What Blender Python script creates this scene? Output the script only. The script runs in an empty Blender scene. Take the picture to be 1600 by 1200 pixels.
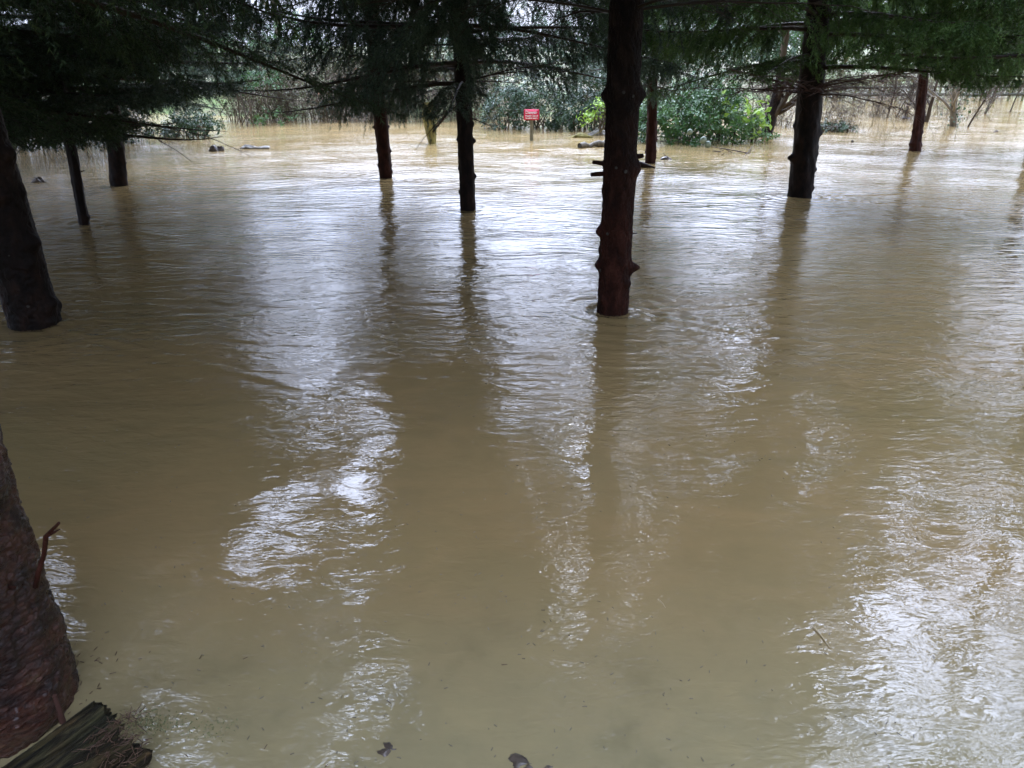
import bpy, math, random
import numpy as np
from mathutils import Vector

R = math.radians
C = bpy.context.scene.collection
scene = bpy.context.scene

# ------------------------------------------------------------------ camera
CAM_H = 1.5
PITCH = R(24.0)
FPX = 1170.0                     # focal length in pixels of the 1600 px wide photograph
cam_d = bpy.data.cameras.new("camera")
cam = bpy.data.objects.new("camera", cam_d)
C.objects.link(cam)
cam.location = (0, 0, CAM_H)
cam.rotation_euler = (R(90) - PITCH, 0, 0)
cam_d.sensor_width = 36.0
cam_d.lens = FPX / 1600 * 36.0
cam_d.clip_start = 0.05
cam_d.clip_end = 3000
scene.camera = cam

# ------------------------------------------------------------------ world, sun, exposure
SUN_EL, SUN_AZ = R(42), R(12)    # azimuth clockwise from +Y: veiled sun high ahead of the camera
world = bpy.data.worlds.new("World")
scene.world = world
world.use_nodes = True
wn, wl = world.node_tree.nodes, world.node_tree.links
wn.clear()
w_out = wn.new("ShaderNodeOutputWorld")
w_bg = wn.new("ShaderNodeBackground")
sky = wn.new("ShaderNodeTexSky")
sky.sky_type = 'NISHITA'
sky.sun_disc = False
sky.sun_elevation = SUN_EL
sky.sun_rotation = SUN_AZ
sky.air_density = 1.0
sky.dust_density = 4.0
# overcast: the clear sky mixed with a cloud layer that is brighter towards the zenith and broken by soft clouds
tc = wn.new("ShaderNodeTexCoord")
sep = wn.new("ShaderNodeSeparateXYZ")
wl.new(tc.outputs["Generated"], sep.inputs[0])
grad = wn.new("ShaderNodeMapRange")
grad.interpolation_type = 'SMOOTHSTEP'
for k, v in (("From Min", 0.0), ("From Max", 0.8), ("To Min", 6.0), ("To Max", 38.0)):
    grad.inputs[k].default_value = v
wl.new(sep.outputs["Z"], grad.inputs["Value"])
cn = wn.new("ShaderNodeTexNoise")
cn.inputs["Scale"].default_value = 3.0
cn.inputs["Detail"].default_value = 5.0
wl.new(tc.outputs["Generated"], cn.inputs["Vector"])
cr = wn.new("ShaderNodeMapRange")
for k, v in (("From Min", 0.3), ("From Max", 0.7), ("To Min", 0.72), ("To Max", 1.25)):
    cr.inputs[k].default_value = v
wl.new(cn.outputs["Fac"], cr.inputs["Value"])
mul = wn.new("ShaderNodeMath"); mul.operation = 'MULTIPLY'
wl.new(grad.outputs["Result"], mul.inputs[0]); wl.new(cr.outputs["Result"], mul.inputs[1])
# the cloud is brightest around the veiled sun
dot = wn.new("ShaderNodeVectorMath"); dot.operation = 'DOT_PRODUCT'
dot.inputs[1].default_value = (math.sin(SUN_AZ) * math.cos(SUN_EL), math.cos(SUN_AZ) * math.cos(SUN_EL), math.sin(SUN_EL))
wl.new(tc.outputs["Generated"], dot.inputs[0])
glow = wn.new("ShaderNodeMapRange"); glow.interpolation_type = 'SMOOTHSTEP'
for k, v in (("From Min", 0.78), ("From Max", 1.0), ("To Min", 1.0), ("To Max", 2.6)):
    glow.inputs[k].default_value = v
wl.new(dot.outputs["Value"], glow.inputs["Value"])
mul2 = wn.new("ShaderNodeMath"); mul2.operation = 'MULTIPLY'
wl.new(mul.outputs[0], mul2.inputs[0]); wl.new(glow.outputs["Result"], mul2.inputs[1])
cloud = wn.new("ShaderNodeVectorMath"); cloud.operation = 'SCALE'
cloud.inputs[0].default_value = (0.80, 0.92, 1.24)
wl.new(mul2.outputs[0], cloud.inputs["Scale"])
mix = wn.new("ShaderNodeMix"); mix.data_type = 'RGBA'
mix.inputs["Factor"].default_value = 0.85
wl.new(sky.outputs["Color"], mix.inputs["A"])
wl.new(cloud.outputs["Vector"], mix.inputs["B"])
wl.new(mix.outputs["Result"], w_bg.inputs["Color"])
w_bg.inputs["Strength"].default_value = 0.15
wl.new(w_bg.outputs[0], w_out.inputs[0])

sun_d = bpy.data.lights.new("sun", 'SUN')
sun_d.energy = 0.5
sun_d.angle = R(25)
sun_d.color = (1.0, 0.95, 0.88)
sun = bpy.data.objects.new("sun", sun_d)
C.objects.link(sun)
sdir = Vector((math.sin(SUN_AZ) * math.cos(SUN_EL), math.cos(SUN_AZ) * math.cos(SUN_EL), math.sin(SUN_EL)))
sun.rotation_euler = (-sdir).to_track_quat('-Z', 'Y').to_euler()

vs = scene.view_settings
vs.view_transform = 'Standard'
vs.look = 'None'
vs.exposure = 0.42
vs.gamma = 1.0
scene.cycles.max_bounces = 5
scene.cycles.diffuse_bounces = 3
scene.cycles.glossy_bounces = 3
scene.cycles.transparent_max_bounces = 8
scene.cycles.transmission_bounces = 2
scene.cycles.caustics_reflective = False
scene.cycles.caustics_refractive = False

# ------------------------------------------------------------------ pixel <-> world
cp, sp = math.cos(PITCH), math.sin(PITCH)
FW = np.array((0, cp, -sp)); UP = np.array((0, sp, cp)); RT = np.array((1.0, 0, 0))
CAMP = np.array((0, 0, CAM_H))


def ray(px, py):
    return FW + (px - 800) / FPX * RT + (600 - py) / FPX * UP


def G(px, py, z=0.0):
    d = ray(px, py)
    return CAMP + d * ((z - CAM_H) / d[2])


def at(px, py, Y):
    d = ray(px, py)
    return CAMP + d * (Y / d[1])


def depth(p):
    return float(np.dot(np.asarray(p) - CAMP, FW))


def proj(P):
    d = P - CAMP
    z = d @ FW
    z = np.where(np.abs(z) < 1e-6, 1e-6, z)
    return 800 + FPX * (d @ RT) / z, 600 - FPX * (d @ UP) / z, z


# ------------------------------------------------------------------ mesh accumulator
class Acc:
    def __init__(s):
        s.v = []; s.t = []; s.q = []; s.tm = []; s.qm = []; s.n = 0

    def add(s, V, T=None, Q=None, m=0):
        V = np.asarray(V, dtype=np.float32).reshape(-1, 3)
        s.v.append(V)
        if T is not None and len(T):
            T = np.asarray(T, dtype=np.int32).reshape(-1, 3) + s.n
            s.t.append(T); s.tm.append(np.full(len(T), m, np.int32))
        if Q is not None and len(Q):
            Q = np.asarray(Q, dtype=np.int32).reshape(-1, 4) + s.n
            s.q.append(Q); s.qm.append(np.full(len(Q), m, np.int32))
        s.n += len(V)

    def tube(s, pts, rad, sides=6, m=0, cap=True, capm=None):
        pts = np.asarray(pts, float); n = len(pts)
        rad = np.broadcast_to(np.asarray(rad, float), (n,))
        tan = np.gradient(pts, axis=0)
        tan /= np.linalg.norm(tan, axis=1)[:, None] + 1e-9
        ref = np.array((0.0, 0.0, 1.0)) if abs(tan[0][2]) < 0.9 else np.array((1.0, 0.0, 0.0))
        a = np.cross(tan, ref); a /= np.linalg.norm(a, axis=1)[:, None] + 1e-9
        b = np.cross(tan, a)
        th = np.arange(sides) * 2 * math.pi / sides
        V = pts[:, None] + rad[:, None, None] * (np.cos(th)[None, :, None] * a[:, None] + np.sin(th)[None, :, None] * b[:, None])
        i = np.arange(n - 1)[:, None]; j = np.arange(sides)[None]
        j2 = (j + 1) % sides
        Q = np.stack([i * sides + j, i * sides + j2, (i + 1) * sides + j2, (i + 1) * sides + j], -1).reshape(-1, 4)
        s.add(V.reshape(-1, 3), Q=Q, m=m)
        if cap:
            k = len(pts) - 1
            Vc = np.vstack([V[k], pts[k][None]])
            T = [(q, (q + 1) % sides, sides) for q in range(sides)]
            s.add(Vc, T=T, m=m if capm is None else capm)

    def sticks(s, P0, P1, r0, r1, m=0):
        P0 = np.asarray(P0, float); P1 = np.asarray(P1, float); n = len(P0)
        if n == 0: return
        d = P1 - P0; d /= np.linalg.norm(d, axis=1)[:, None] + 1e-9
        ref = np.where(np.abs(d[:, 2:3]) < 0.9, np.array([[0, 0, 1.0]]), np.array([[1.0, 0, 0]]))
        a = np.cross(d, ref); a /= np.linalg.norm(a, axis=1)[:, None] + 1e-9
        b = np.cross(d, a)
        th = np.array([0, 2.0944, 4.18879])
        off = np.cos(th)[None, :, None] * a[:, None] + np.sin(th)[None, :, None] * b[:, None]
        r0 = np.broadcast_to(r0, (n,))[:, None, None]; r1 = np.broadcast_to(r1, (n,))[:, None, None]
        V = np.concatenate([P0[:, None] + off * r0, P1[:, None] + off * r1], 1)
        base = (np.arange(n) * 6)[:, None, None]
        q = np.array([[0, 1, 4, 3], [1, 2, 5, 4], [2, 0, 3, 5]])[None]
        s.add(V.reshape(-1, 3), Q=(base + q).reshape(-1, 4), m=m)

    def build(s, name, mats, parent=None, smooth=False, loc=None):
        me = bpy.data.meshes.new(name)
        V = np.concatenate(s.v) if s.v else np.zeros((0, 3), np.float32)
        if loc is not None:
            V = V - np.asarray(loc, dtype=np.float32)
        T = np.concatenate(s.t) if s.t else np.zeros((0, 3), np.int32)
        Q = np.concatenate(s.q) if s.q else np.zeros((0, 4), np.int32)
        mi = np.concatenate((s.tm or []) + (s.qm or [])) if (s.tm or s.qm) else np.zeros(0, np.int32)
        me.vertices.add(len(V)); me.vertices.foreach_set("co", V.astype(np.float32).ravel())
        me.loops.add(len(T) * 3 + len(Q) * 4)
        me.loops.foreach_set("vertex_index", np.concatenate([T.ravel(), Q.ravel()]).astype(np.int32))
        me.polygons.add(len(T) + len(Q))
        st = np.concatenate([np.arange(len(T)) * 3, len(T) * 3 + np.arange(len(Q)) * 4]).astype(np.int32)
        me.polygons.foreach_set("loop_start", st)
        me.polygons.foreach_set("material_index", mi)
        if smooth:
            me.polygons.foreach_set("use_smooth", np.ones(len(T) + len(Q), bool))
        me.update(calc_edges=True)
        for m in (mats if isinstance(mats, (list, tuple)) else [mats]):
            me.materials.append(m)
        o = bpy.data.objects.new(name, me)
        C.objects.link(o)
        if parent is not None: o.parent = parent
        if loc is not None and parent is None: o.location = [float(x) for x in loc]
        return o


def thing(name, label, cat, loc=(0, 0, 0), group=None):
    o = bpy.data.objects.new(name, None); C.objects.link(o)
    o.location = [float(x) for x in loc]
    o.empty_display_size = 0.2
    o['label'] = label; o['category'] = cat
    if group: o['group'] = group
    return o


def tag(o, label=None, cat=None, group=None, kind=None):
    if label: o['label'] = label
    if cat: o['category'] = cat
    if group: o['group'] = group
    if kind: o['kind'] = kind
    return o


def smooth_noise(rng, n, k):
    """1-D periodic smooth noise of n samples with k control values"""
    c = rng.normal(size=k)
    x = np.arange(n) / n * k
    i = np.floor(x).astype(int); f = x - i; f = f * f * (3 - 2 * f)
    return c[i % k] * (1 - f) + c[(i + 1) % k] * f


# ------------------------------------------------------------------ materials
def mat(name):
    m = bpy.data.materials.new(name); m.use_nodes = True
    nt = m.node_tree
    b = nt.nodes["Principled BSDF"]
    return m, nt, b


def nnoise(nt, scale, detail=4, rough=0.5, coord='Object', vec=None, mapscale=None, dist=0.0):
    n = nt.nodes.new("ShaderNodeTexNoise")
    n.inputs["Scale"].default_value = scale
    n.inputs["Detail"].default_value = detail
    n.inputs["Roughness"].default_value = rough
    n.inputs["Distortion"].default_value = dist
    if vec is None:
        t = nt.nodes.new("ShaderNodeTexCoord")
        vec = t.outputs[coord]
    if mapscale is not None:
        mp = nt.nodes.new("ShaderNodeMapping")
        mp.inputs["Scale"].default_value = mapscale
        nt.links.new(vec, mp.inputs["Vector"]); vec = mp.outputs[0]
    nt.links.new(vec, n.inputs["Vector"])
    return n


def ramp(nt, fac, stops):
    r = nt.nodes.new("ShaderNodeValToRGB")
    e = r.color_ramp.elements
    e[0].position, e[0].color = stops[0][0], (*stops[0][1], 1)
    e[1].position, e[1].color = stops[-1][0], (*stops[-1][1], 1)
    for p, c in stops[1:-1]:
        x = e.new(p); x.color = (*c, 1)
    nt.links.new(fac, r.inputs[0])
    return r


def bump(nt, b, height, strength=0.5, distance=0.01, prev=None):
    n = nt.nodes.new("ShaderNodeBump")
    n.inputs["Strength"].default_value = strength
    n.inputs["Distance"].default_value = distance
    nt.links.new(height, n.inputs["Height"])
    if prev is not None: nt.links.new(prev, n.inputs["Normal"])
    nt.links.new(n.outputs[0], b.inputs["Normal"])
    return n


def mk_bark(name, stops, scale=14, gloss=0.55, stretch=(1, 1, 0.45), bstr=0.7):
    m, nt, b = mat(name)
    n1 = nnoise(nt, scale, 6, 0.65, mapscale=stretch)
    n2 = nnoise(nt, scale * 5, 4, 0.6, mapscale=(1, 1, 0.7))
    r = ramp(nt, n1.outputs["Fac"], stops)
    nt.links.new(r.outputs[0], b.inputs["Base Color"])
    b.inputs["Roughness"].default_value = gloss
    b.inputs["Specular IOR Level"].default_value = 0.12
    add = nt.nodes.new("ShaderNodeMath"); add.operation = 'MULTIPLY_ADD'
    nt.links.new(n2.outputs["Fac"], add.inputs[0]); add.inputs[1].default_value = 0.35
    nt.links.new(n1.outputs["Fac"], add.inputs[2])
    bump(nt, b, add.outputs[0], bstr, 0.015)
    return m


def mk_bark_z(name, low, high, z0, z1, scale=14):
    """bark that is reddish near the foot and darker higher up"""
    m, nt, b = mat(name)
    n1 = nnoise(nt, scale, 7, 0.7, mapscale=(1, 1, 0.5), dist=0.5)
    n2 = nnoise(nt, scale * 4, 5, 0.65, mapscale=(1, 1, 1.5), dist=0.5)
    ra = ramp(nt, n1.outputs["Fac"], low); rb = ramp(nt, n1.outputs["Fac"], high)
    t = nt.nodes.new("ShaderNodeTexCoord"); sx_ = nt.nodes.new("ShaderNodeSeparateXYZ"); nt.links.new(t.outputs["Object"], sx_.inputs[0])
    ad_ = nt.nodes.new("ShaderNodeMath"); ad_.operation = 'MULTIPLY_ADD'; ad_.inputs[1].default_value = 1.2
    n3 = nnoise(nt, 5, 4, 0.6); nt.links.new(n3.outputs["Fac"], ad_.inputs[0]); nt.links.new(sx_.outputs["Z"], ad_.inputs[2])
    mr_ = nt.nodes.new("ShaderNodeMapRange"); mr_.inputs["From Min"].default_value = z0 + 0.6; mr_.inputs["From Max"].default_value = z1 + 0.6
    nt.links.new(ad_.outputs[0], mr_.inputs["Value"])
    mx_ = nt.nodes.new("ShaderNodeMix"); mx_.data_type = 'RGBA'
    nt.links.new(mr_.outputs[0], mx_.inputs["Factor"]); nt.links.new(ra.outputs[0], mx_.inputs["A"]); nt.links.new(rb.outputs[0], mx_.inputs["B"])
    nt.links.new(mx_.outputs["Result"], b.inputs["Base Color"])
    b.inputs["Roughness"].default_value = 0.55; b.inputs["Specular IOR Level"].default_value = 0.12
    ad2 = nt.nodes.new("ShaderNodeMath"); ad2.operation = 'MULTIPLY_ADD'
    nt.links.new(n2.outputs["Fac"], ad2.inputs[0]); ad2.inputs[1].default_value = 0.6; nt.links.new(n1.outputs["Fac"], ad2.inputs[2])
    bump(nt, b, ad2.outputs[0], 1.0, 0.02)
    return m


M = {}
M['bark_centre'] = mk_bark_z("central_bark", [(0.3, (0.008, 0.003, 0.002)), (0.5, (0.030, 0.009, 0.005)), (0.62, (0.058, 0.019, 0.012)), (0.74, (0.11, 0.052, 0.032))],
                             [(0.3, (0.003, 0.002, 0.002)), (0.5, (0.011, 0.006, 0.004)), (0.74, (0.032, 0.020, 0.014))], 0.5, 1.3)
M['bark_dark'] = mk_bark("dark_bark", [(0.3, (0.004, 0.003, 0.002)), (0.5, (0.013, 0.008, 0.006)), (0.72, (0.034, 0.018, 0.012))])
M['bark_red'] = mk_bark("red_bark", [(0.3, (0.008, 0.003, 0.002)), (0.5, (0.026, 0.007, 0.004)), (0.72, (0.060, 0.021, 0.014))])
M['bark_grey'] = mk_bark("grey_bark", [(0.3, (0.04, 0.033, 0.025)), (0.5, (0.10, 0.085, 0.06)), (0.72, (0.20, 0.17, 0.12))])
M['bark_moss'] = mk_bark("mossy_bark", [(0.3, (0.05, 0.04, 0.02)), (0.5, (0.16, 0.14, 0.05)), (0.72, (0.34, 0.30, 0.11))])
M['cut'] = mk_bark("cut_wood", [(0.3, (0.03, 0.028, 0.024)), (0.7, (0.10, 0.095, 0.085))], scale=90)

# near wet flaky bark: reddish plates with shiny wet flakes lying across the trunk
m, nt, b = mat("wet_flaky_bark")
n1 = nnoise(nt, 9, 8, 0.7, mapscale=(1, 1, 1.3))
n2 = nnoise(nt, 42, 5, 0.65, mapscale=(0.8, 0.8, 2.4), dist=0.8)
vo = nt.nodes.new("ShaderNodeTexVoronoi"); vo.inputs["Scale"].default_value = 34
t_ = nt.nodes.new("ShaderNodeTexCoord"); mp = nt.nodes.new("ShaderNodeMapping"); mp.inputs["Scale"].default_value = (0.8, 0.8, 1.9)
mp.inputs["Rotation"].default_value = (0.3, 0.35, 0)
nt.links.new(t_.outputs["Object"], mp.inputs[0]); nt.links.new(mp.outputs[0], vo.inputs["Vector"])
r = ramp(nt, n1.outputs["Fac"], [(0.34, (0.004, 0.002, 0.001)), (0.46, (0.026, 0.008, 0.004)), (0.57, (0.068, 0.022, 0.011)), (0.74, (0.10, 0.062, 0.028))])
nt.links.new(r.outputs[0], b.inputs["Base Color"])
rr_ = nt.nodes.new("ShaderNodeMapRange")
for k, v in (("From Min", 0.35), ("From Max", 0.65), ("To Min", 0.75), ("To Max", 0.10)): rr_.inputs[k].default_value = v
nt.links.new(n2.outputs["Fac"], rr_.inputs["Value"]); nt.links.new(rr_.outputs[0], b.inputs["Roughness"])
b.inputs["Specular IOR Level"].default_value = 0.3
b.inputs["Coat Weight"].default_value = 0.35; b.inputs["Coat Roughness"].default_value = 0.12
ad = nt.nodes.new("ShaderNodeMath"); ad.operation = 'MULTIPLY_ADD'
nt.links.new(vo.outputs["Distance"], ad.inputs[0]); ad.inputs[1].default_value = 0.5
nt.links.new(n2.outputs["Fac"], ad.inputs[2])
bp = bump(nt, b, ad.outputs[0], 1.0, 0.02)
M['bark_wet'] = m


def mk_leaf(name, stops, rough=0.5, trans=0.25, scale=3.0, spec=0.5, fine=60):
    m, nt, b = mat(name)
    n1 = nnoise(nt, scale, 3, 0.6)
    n2 = nnoise(nt, fine, 1, 0.5)
    mx = nt.nodes.new("ShaderNodeMath"); mx.operation = 'MULTIPLY_ADD'
    nt.links.new(n2.outputs["Fac"], mx.inputs[0]); mx.inputs[1].default_value = 0.6
    ma = nt.nodes.new("ShaderNodeMath"); ma.operation = 'MULTIPLY_ADD'
    nt.links.new(n1.outputs["Fac"], ma.inputs[0]); ma.inputs[1].default_value = 0.8; ma.inputs[2].default_value = -0.2
    nt.links.new(ma.outputs[0], mx.inputs[2])
    r = ramp(nt, mx.outputs[0], stops)
    nt.links.new(r.outputs[0], b.inputs["Base Color"])
    b.inputs["Roughness"].default_value = rough
    b.inputs["Specular IOR Level"].default_value = spec
    if trans > 0:
        tr = nt.nodes.new("ShaderNodeBsdfTranslucent")
        nt.links.new(r.outputs[0], tr.inputs["Color"])
        ms = nt.nodes.new("ShaderNodeMixShader"); ms.inputs[0].default_value = trans
        nt.links.new(b.outputs[0], ms.inputs[1]); nt.links.new(tr.outputs[0], ms.inputs[2])
        nt.links.new(ms.outputs[0], nt.nodes["Material Output"].inputs["Surface"])
    return m


M['needle'] = mk_leaf("spruce_needles", [(0.28, (0.008, 0.015, 0.006)), (0.5, (0.032, 0.056, 0.022)), (0.75, (0.095, 0.14, 0.055))], 0.6, 0.12, 3.0, 0.2)
M['needle_blue'] = mk_leaf("blue_green_spruce_needles", [(0.28, (0.010, 0.020, 0.012)), (0.5, (0.042, 0.070, 0.044)), (0.75, (0.12, 0.17, 0.10))], 0.6, 0.12, 3.0, 0.2)
M['needle_lit'] = mk_leaf("lit_green_spruce_needles", [(0.28, (0.014, 0.030, 0.008)), (0.5, (0.052, 0.105, 0.024)), (0.75, (0.13, 0.21, 0.050))], 0.6, 0.2, 3.0, 0.2)  # lighter green puts the side light on the right-hand crowns into the colour
M['needle_pale'] = mk_leaf("pale_spruce_needles", [(0.25, (0.03, 0.05, 0.03)), (0.5, (0.075, 0.11, 0.075)), (0.75, (0.15, 0.20, 0.13))], 0.6, 0.2, 3.0, 0.2)
M['needle_dry'] = mk_leaf("brown_dry_needles", [(0.3, (0.05, 0.025, 0.014)), (0.7, (0.13, 0.07, 0.04))], 0.6, 0.1)
M['laurel'] = mk_leaf("glossy_evergreen_leaves", [(0.25, (0.010, 0.036, 0.008)), (0.5, (0.032, 0.090, 0.020)), (0.8, (0.11, 0.20, 0.045))], 0.4, 0.22, 1.2, 0.4)
M['laurel_fresh'] = mk_leaf("fresh_green_leaves", [(0.25, (0.014, 0.050, 0.010)), (0.5, (0.050, 0.135, 0.028)), (0.8, (0.15, 0.27, 0.06))], 0.35, 0.25, 1.2, 0.5)
M['laurel_grey'] = mk_leaf("grey_green_glossy_leaves", [(0.25, (0.010, 0.030, 0.011)), (0.5, (0.028, 0.062, 0.024)), (0.8, (0.085, 0.13, 0.055))], 0.4, 0.2, 1.2, 0.4)
M['leaf_lime'] = mk_leaf("yellow_green_leaves", [(0.3, (0.16, 0.30, 0.03)), (0.7, (0.38, 0.55, 0.08))], 0.4, 0.35)
M['ivy'] = mk_leaf("ivy_leaves", [(0.3, (0.012, 0.035, 0.012)), (0.7, (0.05, 0.095, 0.035))], 0.4, 0.2, 2, 0.4)
M['bramble'] = mk_leaf("olive_bramble_leaves", [(0.3, (0.035, 0.050, 0.015)), (0.5, (0.08, 0.095, 0.032)), (0.75, (0.17, 0.17, 0.07))], 0.5, 0.25, 2.0, 0.3)
M['leaf_brown'] = mk_leaf("brown_dead_leaves", [(0.3, (0.10, 0.05, 0.025)), (0.7, (0.26, 0.15, 0.08))], 0.5, 0.1)
M['twig_tan'] = mk_bark("tan_twigs", [(0.3, (0.035, 0.026, 0.017)), (0.7, (0.11, 0.082, 0.055))], scale=5, bstr=0.2)
M['twig_pale'] = mk_bark("pale_grey_twigs", [(0.3, (0.09, 0.078, 0.062)), (0.7, (0.22, 0.19, 0.15))], scale=5, bstr=0.2)
M['twig_red'] = mk_bark("reddish_dead_twigs", [(0.3, (0.035, 0.016, 0.012)), (0.7, (0.11, 0.055, 0.042))], scale=5, bstr=0.2)
M['twig_dark'] = mk_bark("dark_twigs", [(0.3, (0.020, 0.014, 0.010)), (0.7, (0.06, 0.045, 0.032))], scale=5, bstr=0.2)
M['reed'] = mk_bark("straw_stems", [(0.3, (0.26, 0.19, 0.10)), (0.7, (0.45, 0.36, 0.22))], scale=5, bstr=0.1)
M['moss'] = mk_bark("moss", [(0.3, (0.06, 0.05, 0.015)), (0.7, (0.20, 0.17, 0.04))], scale=30)
M['stone'] = mk_bark("grey_stone", [(0.3, (0.12, 0.11, 0.09)), (0.7, (0.26, 0.24, 0.21))], scale=12, gloss=0.35)
M['fence'] = mk_bark("weathered_fence_wood", [(0.3, (0.07, 0.07, 0.035)), (0.7, (0.17, 0.18, 0.09))], scale=8, bstr=0.3)
M['rail_dark'] = mk_bark("dark_rail_wood", [(0.3, (0.02, 0.02, 0.014)), (0.7, (0.06, 0.06, 0.04))], scale=8, bstr=0.3)
M['post'] = mk_bark("grey_brown_post_wood", [(0.3, (0.09, 0.08, 0.05)), (0.7, (0.20, 0.18, 0.12))], scale=20, bstr=0.4)

m, nt, b = mat("red_sign_paint")
n1 = nnoise(nt, 8, 3)
r = ramp(nt, n1.outputs["Fac"], [(0.3, (0.50, 0.010, 0.045)), (0.7, (0.66, 0.022, 0.075))])
nt.links.new(r.outputs[0], b.inputs["Base Color"]); b.inputs["Roughness"].default_value = 0.35
M['sign_red'] = m
m, nt, b = mat("white_sign_print")
n1 = nnoise(nt, 8, 3)
r = ramp(nt, n1.outputs["Fac"], [(0.3, (0.78, 0.74, 0.76)), (0.7, (0.86, 0.84, 0.85))])
nt.links.new(r.outputs[0], b.inputs["Base Color"]); M['sign_white'] = m
m, nt, b = mat("pale_plastic")
n1 = nnoise(nt, 20, 3)
r = ramp(nt, n1.outputs["Fac"], [(0.3, (0.12, 0.16, 0.11)), (0.7, (0.22, 0.27, 0.20))])
nt.links.new(r.outputs[0], b.inputs["Base Color"]); b.inputs["Roughness"].default_value = 0.3
M['plastic'] = m

# ground
m, nt, b = mat("muddy_ground")
n1 = nnoise(nt, 0.35, 5, 0.6); n2 = nnoise(nt, 9, 6, 0.7)
ad = nt.nodes.new("ShaderNodeMath"); ad.operation = 'MULTIPLY_ADD'
nt.links.new(n2.outputs["Fac"], ad.inputs[0]); ad.inputs[1].default_value = 0.5
sb = nt.nodes.new("ShaderNodeMath"); sb.operation = 'SUBTRACT'; sb.inputs[1].default_value = 0.25
nt.links.new(n1.outputs["Fac"], sb.inputs[0]); nt.links.new(sb.outputs[0], ad.inputs[2])
r = ramp(nt, ad.outputs[0], [(0.3, (0.055, 0.038, 0.022)), (0.48, (0.12, 0.10, 0.05)), (0.62, (0.10, 0.15, 0.04)), (0.8, (0.17, 0.22, 0.07))])
nt.links.new(r.outputs[0], b.inputs["Base Color"]); b.inputs["Roughness"].default_value = 0.8
bump(nt, b, n2.outputs["Fac"], 0.8, 0.04)
M['ground'] = m

# silty flood water: an opaque brown suspension under a glossy rippled surface
m, nt, b = mat("silty_flood_water")
tco = nt.nodes.new("ShaderNodeTexCoord"); P = tco.outputs["Object"]
big = nnoise(nt, 0.55, 3, 0.5, vec=P)
mid = nnoise(nt, 1.7, 5, 0.6, vec=P, mapscale=(1, 1.8, 1), dist=1.6)
r = ramp(nt, big.outputs["Fac"], [(0.30, (0.245, 0.184, 0.082)), (0.5, (0.272, 0.190, 0.084)), (0.70, (0.250, 0.185, 0.086))])
r2 = ramp(nt, mid.outputs["Fac"], [(0.33, (0.91, 0.93, 0.93)), (0.66, (1.05, 1.03, 1.03))])
mm = nt.nodes.new("ShaderNodeMix"); mm.data_type = 'RGBA'; mm.blend_type = 'MULTIPLY'; mm.inputs["Factor"].default_value = 1
nt.links.new(r.outputs[0], mm.inputs["A"]); nt.links.new(r2.outputs[0], mm.inputs["B"])
shal = nt.nodes.new("ShaderNodeMapRange"); shal.interpolation_type = 'SMOOTHSTEP'    # shallow water over a grey-green bed near the bank
sy = nt.nodes.new("ShaderNodeSeparateXYZ"); nt.links.new(P, sy.inputs[0])
for k, v in (("From Min", 1.15), ("From Max", 2.1), ("To Min", 0.75), ("To Max", 0.0)): shal.inputs[k].default_value = v
nt.links.new(sy.outputs["Y"], shal.inputs["Value"])
bedn = nnoise(nt, 5.0, 4, 0.6, vec=P)
bedc = ramp(nt, bedn.outputs["Fac"], [(0.30, (0.165, 0.155, 0.088)), (0.46, (0.225, 0.200, 0.112)), (0.7, (0.26, 0.225, 0.120))])
mx2 = nt.nodes.new("ShaderNodeMix"); mx2.data_type = 'RGBA'
nt.links.new(shal.outputs[0], mx2.inputs["Factor"]); nt.links.new(mm.outputs["Result"], mx2.inputs["A"]); nt.links.new(bedc.outputs[0], mx2.inputs["B"])
nt.links.new(mx2.outputs["Result"], b.inputs["Base Color"])
b.inputs["Roughness"].default_value = 0.03
b.inputs["IOR"].default_value = 1.52
# ripples
geo = nt.nodes.new("ShaderNodeNewGeometry")
w1 = nnoise(nt, 10.0, 3, 0.55, vec=P, mapscale=(0.75, 1.5, 1), dist=0.6)      # ripples about 10 cm long, crests across the view
w2 = nnoise(nt, 24.0, 2, 0.5, vec=P, mapscale=(0.55, 1.4, 1), dist=0.8)       # 3 cm wrinkles
w3 = nnoise(nt, 2.0, 2, 0.5, vec=P, mapscale=(0.8, 1.2, 1), dist=0.4)
msk = nnoise(nt, 0.7, 3, 0.55, vec=P, mapscale=(1, 1.3, 1))
mr = nt.nodes.new("ShaderNodeMapRange")
for k, v in (("From Min", 0.40), ("From Max", 0.62), ("To Min", 0.32), ("To Max", 1.05)): mr.inputs[k].default_value = v
nt.links.new(msk.outputs["Fac"], mr.inputs["Value"])


def M2(op, a, bb):
    n = nt.nodes.new("ShaderNodeMath"); n.operation = op
    for i, x in enumerate((a, bb)):
        if isinstance(x, (int, float)): n.inputs[i].default_value = x
        else: nt.links.new(x, n.inputs[i])
    return n.outputs[0]


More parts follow.
